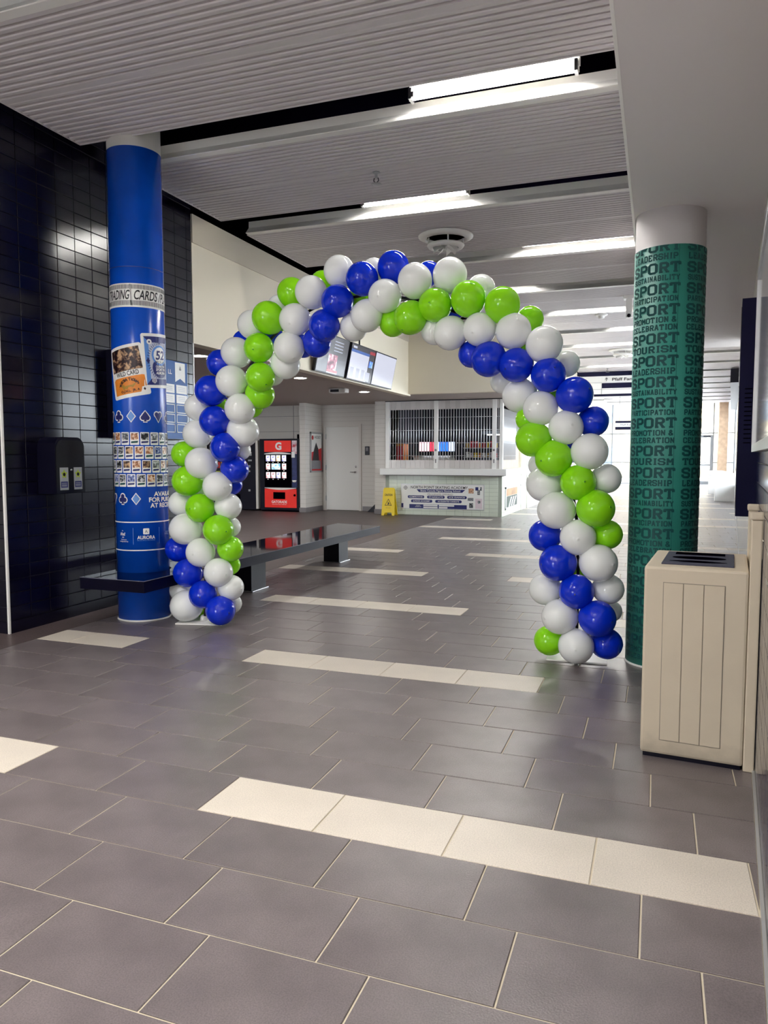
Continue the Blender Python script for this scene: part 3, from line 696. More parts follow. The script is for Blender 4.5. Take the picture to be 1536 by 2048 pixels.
# ================================================================ BALLOON ARCH
BALLOONS=[(-3.703,5.253,0.145,0.133,"w"),(-3.35,5.231,0.134,0.122,"b"),(-3.525,5.241,0.254,0.117,"b"),(-3.803,5.343,0.258,0.106,"w"),(-3.299,5.316,0.314,0.106,"w"),(-3.366,5.433,0.153,0.084,"w"),(-3.656,5.445,0.106,0.094,"g"),(-3.679,5.25,0.425,0.12,"b"),(-3.365,5.231,0.449,0.119,"w"),(-3.542,5.242,0.606,0.121,"w"),(-3.836,5.344,0.61,0.11,"b"),(-3.298,5.316,0.637,0.106,"g"),(-3.376,5.434,0.483,0.084,"g"),(-3.695,5.251,0.796,0.132,"w"),(-3.358,5.23,0.801,0.125,"g"),(-3.371,5.435,0.807,0.087,"w"),(-3.538,5.241,0.976,0.12,"g"),(-3.795,5.342,1.002,0.107,"w"),(-3.314,5.317,0.989,0.11,"w"),(-3.665,5.249,1.197,0.125,"g"),(-3.36,5.23,1.157,0.12,"w"),(-3.522,5.24,1.347,0.129,"w"),(-3.753,5.34,1.421,0.108,"g"),(-3.245,5.314,1.294,0.113,"b"),(-3.355,5.435,1.166,0.091,"b"),(-3.664,5.447,1.106,0.093,"w"),(-3.278,5.225,1.473,0.121,"b"),(-3.261,5.431,1.454,0.086,"w"),(-3.159,5.309,1.603,0.128,"w"),(-3.616,5.333,1.588,0.119,"w"),(-3.379,5.231,1.687,0.123,"b"),(-3.131,5.216,1.778,0.122,"w"),(-3.604,5.332,1.807,0.109,"w"),(-3.457,5.439,1.798,0.091,"g"),(-3.418,5.234,1.932,0.124,"b"),(-3.209,5.221,2,0.126,"w"),(-2.995,5.301,1.895,0.116,"g"),(-3.148,5.426,1.815,0.097,"g"),(-2.937,5.205,2.018,0.115,"g"),(-2.76,5.288,2.121,0.116,"w"),(-2.941,5.417,2.059,0.088,"w"),(-3.375,5.32,2.162,0.109,"b"),(-3.218,5.312,2.238,0.123,"w"),(-2.95,5.206,2.247,0.117,"g"),(-2.677,5.19,2.231,0.119,"w"),(-3.216,5.428,2.346,0.089,"b"),(-2.941,5.416,2.37,0.087,"b"),(-3.066,5.304,2.45,0.114,"w"),(-2.862,5.202,2.475,0.126,"g"),(-2.622,5.187,2.442,0.122,"w"),(-2.48,5.274,2.27,0.11,"b"),(-2.663,5.404,2.271,0.09,"b"),(-2.37,5.172,2.376,0.118,"b"),(-2.878,5.412,2.595,0.095,"w"),(-2.696,5.285,2.67,0.115,"g"),(-2.482,5.179,2.636,0.122,"w"),(-2.486,5.395,2.749,0.096,"g"),(-2.288,5.264,2.794,0.117,"w"),(-2.26,5.166,2.55,0.122,"b"),(-2.158,5.381,2.604,0.09,"g"),(-2.058,5.154,2.696,0.12,"b"),(-2.053,5.376,2.804,0.093,"w"),(-1.847,5.241,2.781,0.117,"b"),(-1.645,5.13,2.644,0.122,"w"),(-1.876,5.143,2.555,0.121,"w"),(-2.022,5.151,2.424,0.117,"w"),(-2.169,5.258,2.367,0.104,"w"),(-1.61,5.357,2.741,0.09,"b"),(-1.413,5.218,2.683,0.122,"w"),(-1.849,5.241,2.378,0.101,"g"),(-1.679,5.131,2.385,0.119,"g"),(-1.492,5.12,2.461,0.119,"g"),(-1.216,5.34,2.597,0.102,"w"),(-1.25,5.106,2.486,0.122,"g"),(-1.011,5.092,2.427,0.12,"g"),(-0.862,5.324,2.355,0.096,"g"),(-1.525,5.224,2.299,0.099,"w"),(-1.382,5.113,2.257,0.117,"w"),(-1.169,5.101,2.27,0.115,"w"),(-0.933,5.087,2.244,0.12,"w"),(-1.417,5.349,2.47,0.079,"b"),(-0.723,5.075,2.145,0.121,"w"),(-1.247,5.209,2.121,0.097,"b"),(-1.104,5.097,2.063,0.12,"b"),(-0.911,5.085,2.015,0.116,"b"),(-0.859,5.325,2.18,0.083,"g"),(-0.694,5.073,1.94,0.116,"b"),(-0.605,5.313,2.037,0.092,"w"),(-0.519,5.063,1.803,0.12,"b"),(-1.056,5.335,1.934,0.084,"w"),(-0.907,5.192,1.819,0.117,"w"),(-0.715,5.319,1.863,0.082,"g"),(-0.744,5.075,1.722,0.116,"w"),(-0.407,5.166,1.633,0.102,"b"),(-0.844,5.188,1.658,0.085,"g"),(-0.79,5.078,1.515,0.118,"g"),(-0.573,5.066,1.592,0.114,"w"),(-0.416,5.057,1.433,0.119,"w"),(-0.651,5.07,1.387,0.123,"g"),(-0.571,5.313,1.428,0.075,"b"),(-0.727,5.182,1.212,0.122,"w"),(-0.314,5.161,1.254,0.098,"w"),(-0.488,5.061,1.229,0.117,"g"),(-0.777,5.322,1.341,0.083,"w"),(-0.629,5.069,1.041,0.125,"w"),(-0.37,5.055,1.061,0.123,"g"),(-0.3,5.16,0.881,0.099,"g"),(-0.482,5.061,0.865,0.119,"w"),(-0.718,5.182,0.857,0.109,"b"),(-0.613,5.069,0.686,0.123,"b"),(-0.345,5.054,0.701,0.123,"w"),(-0.485,5.062,0.501,0.117,"b"),(-0.709,5.181,0.484,0.109,"w"),(-0.285,5.159,0.514,0.102,"w"),(-0.594,5.069,0.321,0.119,"w"),(-0.345,5.055,0.33,0.121,"b"),(-0.273,5.295,0.339,0.075,"w"),(-0.487,5.307,0.593,0.082,"g"),(-0.675,5.18,0.125,0.103,"g"),(-0.481,5.064,0.131,0.119,"w"),(-0.29,5.16,0.142,0.106,"b")]
SPINE=[(-3.57,5.331,-0.026),(-3.556,5.33,0.403),(-3.542,5.329,0.827),(-3.502,5.327,1.247),(-3.36,5.32,1.658),(-3.194,5.311,1.977),(-2.992,5.3,2.246),(-2.738,5.287,2.443),(-2.408,5.27,2.571),(-2.033,5.25,2.603),(-1.677,5.232,2.537),(-1.355,5.215,2.417),(-1.1,5.202,2.278),(-0.87,5.19,2.078),(-0.713,5.182,1.834),(-0.625,5.177,1.58),(-0.553,5.173,1.275),(-0.497,5.17,0.937),(-0.486,5.17,0.562),(-0.489,5.17,0.007)]

arch = thing('balloon_arch', 'arch of white, lime green and royal blue balloons spanning the passage between two columns', 'balloon arch', (-2.03, 5.25, 0))
def balloon_mesh(name, m, m2):
    prof = [(.001, 1.012), (.05, 1.010), (.062, .998)]
    for k in range(1, 19):
        t = math.pi * k / 20; z = math.cos(t); r = math.sin(t)
        if t > math.pi / 2: z *= 1.10; r *= 1 - .05 * ((t - math.pi / 2) / (math.pi / 2)) ** 1.5
        prof.append((max(r, .06), z))
    prof += [(.075, -1.10), (.05, -1.14), (.075, -1.20), (.07, -1.22), (.001, -1.20)]
    mb = MB(); mb.lathe(prof, n=28, cap=False)
    for i, f in enumerate(mb.f):
        if i < 28: mb.m[i] = 1
    return mesh_of(name, mb, [m, m2], Vector((0, 0, 0)))
BM = {'w': (balloon_mesh('balloon', M['bal_w'], M['bal_w2']), 'white balloon'), 'g': (balloon_mesh('balloon', M['bal_g'], M['bal_g2']), 'lime green balloon'), 'b': (balloon_mesh('balloon', M['bal_b'], M['bal_b2']), 'royal blue balloon')}
SPV = [Vector(s) for s in SPINE]
def nearest_spine(p):
    best = None
    for a, b in zip(SPV[:-1], SPV[1:]):
        t = max(0, min(1, (p - a).dot(b - a) / (b - a).length_squared)); q = a + (b - a) * t
        if best is None or (p - q).length < (p - best).length: best = q
    return best
for x, y, z, r, c_ in BALLOONS:
    pt = Vector((x, y, z)); ax = pt - nearest_spine(pt)
    q = ax.to_track_quat('Z', 'Y').to_euler()
    inst('balloon', BM[c_][0], pt, arch, rot=q, scale=r, label=BM[c_][1])
sp = [Vector(s) for s in SPINE]; sp[0].z = .01; sp[-1].z = .01
obj('arch_pole', MB().tube(sp, .011, 8), M['black_metal'], arch)
for x, y, a in ((-3.585, 5.34, 14), (-.49, 5.26, 3)):
    m_ = Matrix.Rotation(R(a), 4, 'Z'); b = MB(lambda X, Y, Z, m_=m_, x=x, y=y: tuple(m_ @ Vector((X, Y, Z)) + Vector((x, y, 0)))); b.bbox(-.2, -.14, 0.001, .2, .14, .012, .002)
    b.lathe([(.035, .012), (.03, .05), (.016, .06)], (0, 0, 0), 16); obj('base_plate', b, M['white_metal'], arch)

# ================================================================ BENCH
bench = thing('bench', 'long polished black stone bench running past the blue column', 'bench', (-3.95, 7.1, 0))
BZ = .42
pts = [(-4.40, 4.80), (-3.77, 4.80), (-3.665, 9.84), (-4.40, 10.04), (-4.40, BC[1] + .113)]
pts += [(BC[0] + (CR + .012) * math.cos(R(a)), BC[1] + (CR + .012) * math.sin(R(a))) for a in range(150, -151, -6)] + [(-4.40, BC[1] - .113)]
def slab(pts, z0, z1, b):
    mb = MB(); bm = bmesh.new(); vs = [bm.verts.new((x, y, z0)) for x, y in pts]; f = bm.faces.new(vs)
    e = bmesh.ops.extrude_face_region(bm, geom=[f]); top = [v for v in e['geom'] if isinstance(v, bmesh.types.BMVert)]
    for v in top: v.co.z = z1
    bmesh.ops.recalc_face_normals(bm, faces=bm.faces[:]); bmesh.ops.triangulate(bm, faces=[f for f in bm.faces if len(f.verts) > 4])
    bm.verts.index_update(); mb.add([tuple(v.co) for v in bm.verts], [[v.index for v in f.verts] for f in bm.faces]); bm.free(); return mb
sl_ = slab(pts, BZ - .095, BZ, 0)
for i, f in enumerate(sl_.f):
    if min(sl_.v[k][2] for k in f) < BZ - .01: sl_.m[i] = 1
obj('seat_slab', sl_, [M['granite'], M['granite_side']], bench)
ed = MB(); ed.tube([(-4.40, 4.80, BZ - .002), (-3.77, 4.80, BZ - .002), (-3.665, 9.84, BZ - .002), (-4.40, 10.04, BZ - .002)], .003, 6); obj('slab_edge', ed, P('honed_edge', '6a6a78', .3), bench)
for y in (6.86, 9.12):
    lg = MB(); lg.box(-4.13, y - .17, .012, -3.91, y + .13, BZ - .095); leg = obj('leg', lg, M['black_metal'], bench)
    pl = MB(); pl.box(-3.955, y - .17, .012, -3.945, y + .13, .35); 
    bp = MB(); bp.bbox(-4.145, y - .185, 0.001, -3.885, y + .15, .011, .003); obj('foot_plate', bp, M['steel'], leg)

# ================================================================ LITTER BIN against the right wall
BA = -math.atan(.085)
bmx = Matrix.Translation((-.043, 3.612, 0)) @ Matrix.Rotation(BA, 4, 'Z')
def BX(x, y, z): return tuple(bmx @ Vector((x, y, z)))
binr = thing('recycling_bin', 'beige moulded bin with grooved side and black slotted top standing against the tiled wall', 'bin', BX(.22, .33, 0))
W2, D2, H2 = .435, .66, .897
b = MB(BX); b.bbox(0, 0, .02, W2, D2, H2, .012); obj('body', b, M['bin_body'], binr)
b = MB(BX); b.box(.012, .012, .0, W2 - .01, D2 - .02, .02); obj('plinth', b, M['black_metal'], binr)
b = MB(BX)    # grooved panel: slightly proud boards with dark gaps
obj('panel_recess', MB(BX).box(.083, -.0012, .088, .343, .001, .828), P('bin_groove', '8c8274', .7), binr, label='shadowed groove ground')
for k in range(3):
    x0 = .086 + k * .0857
    obj('grooved_board', MB(BX).bbox(x0, -.004, .091, x0 + .0825, .002, .825, .0018), M['bin'], binr)
b = MB(BX); b.bbox(.065, .10, H2 - .004, .375, .56, H2 + .008, .003); top = obj('slotted_lid', b, P('lid_plastic', '454555', .5, spec=.2), binr, label='dark grey slotted lid')
for y0, y1, kind in ((.15, .21, 0), (.27, .37, 1), (.44, .53, 2)):
    b = MB(BX); n = 24; ps = []
    for i in range(n):
        a = 2 * math.pi * i / n; cx, sx = math.cos(a), math.sin(a)
        if kind == 2: x, y = .115 * max(-1, min(1, cx * 1.4)), (y1 - y0) / 2 * max(-1, min(1, sx * 1.4))
        elif kind == 1: x, y = .12 * cx, (y1 - y0) / 2 * sx
        else: x, y = .125 * cx, (y1 - y0) / 2 * (abs(sx) ** 2.2) * (1 if sx > 0 else -1)
        ps.append((.22 + x, (y0 + y1) / 2 + y, H2 + .0085))
    b.prism(ps, (0, 0, .0015)); obj('slot', b, M['black'], top)
for y in (.0, D2 - .06):
    b = MB(BX); b.bbox(W2 + .001, y, .0, W2 + .046, y + .06, 1.125, .006); post = obj('post', b, M['bin'], binr)
    b = MB(BX); b.bbox(W2 - .005, y - .006, 1.125, W2 + .05, y + .066, 1.158, .008); obj('post_cap', b, M['bin'], post)
b = MB(BX); b.box(W2 + .008, .06, .0, W2 + .04, D2 - .06, .93); obj('back_board', b, M['bin'], binr)

# ================================================================ THINGS ON THE LEFT WALL
cab = thing('wall_cabinet', 'black rounded-top cabinet with two yellow star labels on the black tiled wall', 'cabinet', (XL + .09, 4.94, 1.09))
def arch_prof(y0, y1, z0, z1, r, n=8):
    return [(y0, z0), (y1, z0)] + [(y1 - r + r * math.cos(R(90 * k / n)), z1 - r + r * math.sin(R(90 * k / n))) for k in range(n + 1)] + [(y0 + r + r * math.cos(R(90 + 90 * k / n)), z1 - r + r * math.sin(R(90 + 90 * k / n))) for k in range(n + 1)]
b = MB(); b.prism([(XL, y, z) for y, z in arch_prof(4.765, 5.095, 1.095, 1.56, .085)], (.185, 0, 0)); obj('shell', b, M['black_metal'], cab)
b = MB(); b.prism([(XL + .185, y, z) for y, z in arch_prof(4.772, 5.088, 1.10, 1.535, .075)], (.006, 0, 0)); obj('front_panel', b, P('black_panel', '06060e', .3), cab)
for y in (4.852, 5.008):
    b = MB(); xq = XL + .1915; b.box(xq, y - .047, 1.125, xq + .001, y + .047, 1.31, 0)
    st = [(y + .036 * (1 if k % 2 == 0 else .55) * math.sin(k * math.pi / 5), 1.255 + .04 * (1 if k % 2 == 0 else .55) * math.cos(k * math.pi / 5)) for k in range(10)]
    b.add([(xq + .0016, a, z) for a, z in st], [list(range(10))], 1)
    b.add([(xq + .002, y + .016 * math.sin(k * 1.047), 1.253 + .016 * math.cos(k * 1.047)) for k in range(6)], [list(range(6))], 2)
    b.quad((xq + .0016, y - .038, 1.145), (xq + .0016, y + .038, 1.145), (xq + .0016, y + .038, 1.195), (xq + .0016, y - .038, 1.195), 3)
    for z in (1.178, 1.165, 1.155): b.quad((xq + .002, y - .03, z), (xq + .002, y + .028, z), (xq + .002, y + .028, z + .005), (xq + .002, y - .03, z + .005), 0)
    obj('label', b, [M['label_grey'], M['lime_print'], M['black_print'], M['navy']], cab, label='grey label with yellow star mark')
obj('lock', MB().tube([(XL + .19, 4.93, 1.29), (XL + .2, 4.93, 1.29)], .01, 10), M['chrome'], cab)
dp = thing('directory_panel', 'blue wall panel with white ribbon and grid of plaques behind the blue column', 'panel', (XL + .06, 6.15, 1.57))
xf_ = XL + .12
obj('case', MB().bbox(XL, 5.61, 1.572, xf_, 6.70, 2.375, .004), M['black_metal'], dp)
obj('face', MB().box(xf_ - .001, 5.625, 1.58, xf_ + .003, 6.695, 2.37), P('blue_panel', '1d5aa6', .4, noise=(4, .1), spec=.2), dp)
obj('edge_strip', MB().box(xf_ - .02, 5.605, 1.572, xf_ + .004, 5.612, 2.375), P('blue_edge', '3c78c4', .3), dp)
b = MB(); X_ = xf_ + .004
b.add([(X_, 6.485, 2.36), (X_, 6.655, 2.36), (X_, 6.655, 2.16), (X_, 6.57, 2.20), (X_, 6.485, 2.16)], [(0, 1, 2, 3, 4)], 0)
b.add([(X_ + .001, 6.552, 2.29), (X_ + .001, 6.567, 2.33), (X_ + .001, 6.567, 2.28)], [(0, 1, 2)], 1); b.add([(X_ + .001, 6.588, 2.29), (X_ + .001, 6.573, 2.33), (X_ + .001, 6.573, 2.28)], [(0, 1, 2)], 1)
flat_text(b, 'LL', (X_, 6.40, 2.235), (0, 1, 0), (0, 0, 1), .045, None, 0, .01)
obj('ribbon', b, [M['white_print'], M['black_print']], dp, label='white ribbon emblem')
for ci in range(5):
    for ri in range(5):
        y0 = 6.498 - ci * .215; z0 = 2.045 - ri * .1; X2 = xf_ + .003
        b = MB()
        if ri < 2: b.box(X2, y0, z0, X2 + .003, y0 + .185, z0 + .088, 0); [b.quad((X2 + .0034, y0 + .03, z0 + q), (X2 + .0034, y0 + .15, z0 + q), (X2 + .0034, y0 + .15, z0 + q + .006), (X2 + .0034, y0 + .03, z0 + q + .006), 1) for q in (.025, .042, .06)]
        else:
            for (a, c_, e, f_) in ((0, .185, 0, .008), (0, .185, .080, .088), (0, .008, 0, .088), (.177, .185, 0, .088)): b.box(X2, y0 + a, z0 + e, X2 + .003, y0 + c_, z0 + f_, 0)
        obj('plaque', b, [M['white_print'], M['light_grey_print']], dp)

# ================================================================ THINGS ON THE RIGHT WALL
def rw_thing(name, label, cat, d, s, z): return thing(name, label, cat, RW(d, s, z))
ds = rw_thing('display_case', 'tall slim black display with vent slots hung on the right wall above the bin', 'display', .05, 5.3, 1.03)
obj('case', rwbox(MB(), .0, .115, 5.0, 5.62, 1.035, 2.345), P('navy_black_case', '05042c', .4, spec=.12), ds)
obj('screen', rwbox(MB(), .115, .118, 5.03, 5.59, 1.08, 2.30), P('dark_screen', '0a0c18', .08, spec=.8), ds)
for k in range(13): obj('vent_slot', rwbox(MB(), .045, .085, 4.9985, 5.001, 1.48 + k * .027, 1.486 + k * .027), M['black'], ds)
obj('conduit', MB().tube([RW(.03, 5.05, 2.345), RW(.02, 5.05, 2.47)], .009, 8), M['black_metal'], ds)
def notice_board(label, s0, s1, z0, z1):
    t = rw_thing('notice_board', label, 'notice board', .02, (s0 + s1) / 2, z0)
    obj('backing', rwbox(MB(), .0, .02, s0, s1, z0, z1), M['white_print'], t)
    f = MB()
    for a, b_, c_, d_ in ((s0, s0 + .04, z0, z1), (s1 - .04, s1, z0, z1), (s0, s1, z0, z0 + .04), (s0, s1, z1 - .04, z1)): rwbox(f, .0, .045, a, b_, c_, d_)
    obj('frame', f, M['alu'], t); obj('glass_sheet', rwbox(MB(), .03, .034, s0 + .04, s1 - .04, z0 + .04, z1 - .04), M['board_glass'], t)
notice_board('long framed notice board with shiny glass nearest the camera on the right wall', 2.1, 4.72, 1.425, 2.42)
notice_board('framed notice board on the right wall just past the black display', 6.2, 8.1, 1.3, 2.5)
notice_board('framed notice board on the right wall before the long windows', 8.5, 10.6, 1.3, 2.5)
tbs = thing('console_table', 'white waterfall console table far along the right wall', 'table', (1.98, 27.6, 0))
obj('top', MB().bbox(1.72, 25.5, .78, 2.28, 30.5, .88, .004), M['white_print'], tbs)
for y in (25.5, 30.3): obj('leg', MB().bbox(1.72 + (y > 26) * .1, y, 0, 2.28, y + .2, .78, .004), M['white_print'], tbs)

# ================================================================ CEILING FITTINGS
def tube_light(label, x0, x1, y, group=None):
    t = thing('fluorescent_light', label, 'light', ((x0 + x1) / 2, y, ZC + .14), group)
    obj('tube', MB().tube([(x0 + .03, y, ZC + .145), (x1 - .03, y, ZC + .145)], .017, 10), M['tube'], t)
    b = MB(); b.box(x0 - .02, y + .035, ZC + .19, x1 + .02, y + .095, ZC + .25); b.box(x0 - .02, y + .034, ZC + .121, x1 + .02, y + .037, ZC + .168); b.box(x0, y + .036, ZC + .165, x1, y + .045, ZC + .20); obj('housing', b, M['white_metal'], t)
    for x in (x0, x1): obj('lamp_holder', MB().box(x - .012, y - .02, ZC + .115, x + .012, y + .075, ZC + .195).box(x - .008, y - .018, ZC + .128, x + .03 if x == x0 else x + .008, y + .018, ZC + .165), M['steel'], t)
spots = {0: (-1.84, -.61), 1: (-3.09, -1.92), 2: (-1.71, -.34)}
nm = {0: 'lit fluorescent tube in the ceiling slot nearest the camera', 1: 'lit fluorescent tube in the second slot, in front of the round ceiling diffuser', 2: 'lit fluorescent tube in the slot just past the round ceiling diffuser'}
NTH = ('first', 'second', 'third', 'fourth', 'fifth', 'sixth', 'seventh', 'eighth', 'ninth', 'tenth', 'eleventh', 'twelfth', 'thirteenth', 'fourteenth', 'fifteenth')
for j in range(-4, 15):
    y = 5.18 + 2.145 * j + .43
    x0, x1 = spots.get(j, (-1.84, -.61) if j % 2 == 0 else (-3.09, -1.92))
    if j > 4 and j % 2 == 1: x0, x1 = -.9, .33
    if j < 3 or y < 14.3 or x0 > -2.3: tube_light(nm.get(j, 'lit fluorescent tube in the %s ceiling slot counted down the corridor' % NTH[max(j, 0)] if j > 2 else 'lit fluorescent tube in the %s ceiling slot behind the camera' % NTH[-j - 1]), x0, x1, y, 'fluorescent tubes in the ceiling slots')
for k, (x, y) in enumerate(((-3.3, 1.9), (-1.4, .35), (-2.6, -.25), (-4.6, .3), (-.9, -2.4), (-3.4, -2.6))):
    t = thing('downlight', '%s round recessed downlight in the metal ceiling over the entrance' % NTH[k], 'light', (x, y, ZC), 'entrance downlights')
    obj('trim_ring', MB().lathe([(.10, -.002), (.125, -.004), (.125, -.012), (.10, -.014)], (x, y, ZC), 24, cap=False), M['white_metal'], t)
    obj('lens', MB().lathe([(.001, -.006), (.10, -.006)], (x, y, ZC), 24, cap=False), M['entry_down'], t)
for j in (-2, -3, -4):
    y = 5.18 + 2.145 * j + .43
    tube_light('second lit tube of the %s ceiling slot behind the camera' % NTH[-j - 1], -5.2, -4.0, y, 'fluorescent tubes in the ceiling slots')
def diffuser(label, x, y, s=1.):
    t = thing('ceiling_diffuser', label, 'air diffuser', (x, y, ZC))
    obj('outer_ring', MB().lathe([(.235 * s, .0), (.30 * s, -.0), (.325 * s, -.010), (.322 * s, -.022), (.25 * s, -.058), (.238 * s, -.05), (.235 * s, .0)], (x, y, ZC), 40, cap=False), M['white_metal'], t)
    obj('throat', MB().lathe([(.234 * s, -.006), (.02, -.006)], (x, y, ZC), 32), M['black'], t)
    obj('inner_ring', MB().lathe([(.205 * s, -.105), (.222 * s, -.118), (.205 * s, -.142), (.165 * s, -.152), (.15 * s, -.14), (.17 * s, -.112), (.205 * s, -.105)], (x, y, ZC), 40, cap=False), M['white_metal'], t)
    for k in range(4):
        a = k * math.pi / 2 + .4; obj('stay', MB().tube([(x + .2 * s * math.cos(a), y + .2 * s * math.sin(a), ZC - .03), (x + .21 * s * math.cos(a), y + .21 * s * math.sin(a), ZC - .125)], .009, 6), M['white_metal'], t)
    for k in range(8):
        a = k * math.pi / 4; c_, s_ = math.cos(a), math.sin(a); q = lambda r, w, z: (x + r * c_ - w * s_, y + r * s_ + w * c_, ZC + z)
        b = MB(); b.prism([q(.02 * s, 0, -.13), q(.145 * s, -.045, -.14), q(.145 * s, .03, -.20)], (.004 * -s_, .004 * c_, .002)); obj('vane', b, M['white_metal'], t)
    obj('hub', MB().lathe([(.001, -.18), (.02, -.17), (.03, -.12), (.001, -.11)], (x, y, ZC), 16, cap=False), M['white_metal'], t)
diffuser('round white swirl diffuser on the metal ceiling above the balloon arch', -2.41, 8.70)
diffuser('round white diffuser far down the ceiling, left of the green column', -.87, 19.3)
def sprinkler(label, x, y, s=1.):
    t = thing('sprinkler_head', label, 'sprinkler', (x, y, ZC))
    b = MB(); b.lathe([(.001, 0), (.035 * s, 0), (.035 * s, -.008), (.014 * s, -.014), (.012 * s, -.05), (.001, -.05)], (x, y, ZC), 16, cap=False); obj('body', b, M['steel'], t)
    b = MB(); b.tube([(x - .018 * s, y, ZC - .05), (x - .024 * s, y, ZC - .075), (x, y, ZC - .10), (x + .024 * s, y, ZC - .075), (x + .018 * s, y, ZC - .05)], .005, 6); obj('yoke', b, M['dark_steel'], t)
    obj('deflector', MB().lathe([(.001, -.10), (.045 * s, -.103), (.045 * s, -.108), (.001, -.11)], (x, y, ZC), 16, cap=False), M['steel'], t)
sprinkler('steel sprinkler head on the metal ceiling between the two nearest tubes', -2.49, 6.59)
def detector(label, x, y):
    t = thing('smoke_detector', label, 'detector', (x, y, ZC)); obj('base', MB().lathe([(.001, 0), (.11, 0), (.11, -.02), (.09, -.03), (.001, -.03)], (x, y, ZC), 24, cap=False), M['white_metal'], t)
    obj('sensor', MB().lathe([(.06, -.03), (.055, -.07), (.02, -.085), (.001, -.085)], (x, y, ZC), 20, cap=False), M['white_metal'], t)
detector('round white smoke detector on the ceiling left of the green column', -1.03, 14.4)
sprinkler('tiny white sprinkler just above the wayfinding sign', -1.45, 23.2, 1.2)
cm = thing('security_camera', 'white camera on a ceiling bracket next to the green column', 'camera', (-.50, 12.9, ZC))
obj('mount', MB().bbox(-.58, 12.82, ZC - .06, -.36, 13.0, ZC - .002, .006), M['white_metal'], cm)
obj('body', MB().bbox(-.54, 12.84, ZC - .36, -.44, 12.94, ZC - .06, .012), M['white_metal'], cm); obj('lens', MB().tube([(-.49, 12.84, ZC - .33), (-.49, 12.825, ZC - .33)], .03, 12), M['black_metal'], cm)

# ================================================================ WAYFINDING SIGNS
sg = thing('wayfinding_header', 'white and navy overhead sign with arrow and lettering across the corridor', 'sign', (-1.0, 24, 3.24))
obj('board', MB().box(-2.39, 24.0, 3.24, .4, 24.2, 3.985), M['white_print'], sg)
obj('dark_band', MB().box(-2.4, 23.98, 3.86, .4, 24.0, 3.988), M['sign_navy'], sg, label='navy band along the top'); obj('dark_band', MB().box(-2.4, 23.98, 3.24, .4, 24.0, 3.31), M['sign_navy'], sg, label='navy band along the bottom')
obj('dark_panel', MB().box(-1.66, 23.985, 3.49, .4, 24.0, 3.645), M['sign_navy'], sg, label='navy inset panel')
obj('joint', MB().box(-2.4, 23.993, 3.66, -1.66, 24.0, 3.668).box(-2.4, 23.993, 3.45, .4, 24.0, 3.458).box(-1.67, 23.993, 3.31, -1.662, 24.0, 3.49), M['trim_grey'], sg)
b = MB(); flat_text(b, 'Pfaff Fan', (-1.36, 23.992, 3.712), (1, 0, 0), (0, 0, 1), .085, .58, 0, .015, 'L'); obj('lettering', b, M['black_print'], sg, label='black lettering'); b = MB()
b.box(-1.532, 23.99, 3.71, -1.518, 23.994, 3.80); b.add([(-1.525, 23.99, 3.812), (-1.57, 23.99, 3.765), (-1.56, 23.99, 3.757), (-1.525, 23.99, 3.792), (-1.49, 23.99, 3.757), (-1.48, 23.99, 3.765)], [(0, 1, 2, 3), (0, 3, 4, 5)])
obj('arrow', b, M['black_print'], sg, label='black upward arrow')
s2_ = thing('hanging_sign', 'small navy and white hanging sign far down the corridor', 'sign', (-1.2, 30, 2.55))
obj('board', MB().box(-1.55, 30, 2.42, -.75, 30.06, 2.76), M['white_print'], s2_)
obj('dark_band', MB().box(-1.55, 29.985, 2.68, -.75, 30, 2.76), M['sign_navy'], s2_, label='navy top band'); obj('dark_band', MB().box(-1.55, 29.985, 2.42, -.75, 30, 2.53), M['sign_navy'], s2_, label='navy bottom band')
b = MB(); flat_text(b, 'Pfaff Fan', (-1.36, 29.99, 2.585), (1, 0, 0), (0, 0, 1), .05, .4, 0, 0, 'L'); obj('lettering', b, M['black_print'], s2_)
for x in (-1.4, -.9): obj('hanger', MB().tube([(x, 30.03, 2.76), (x, 30.03, ZC)], .01, 6), M['steel'], s2_)

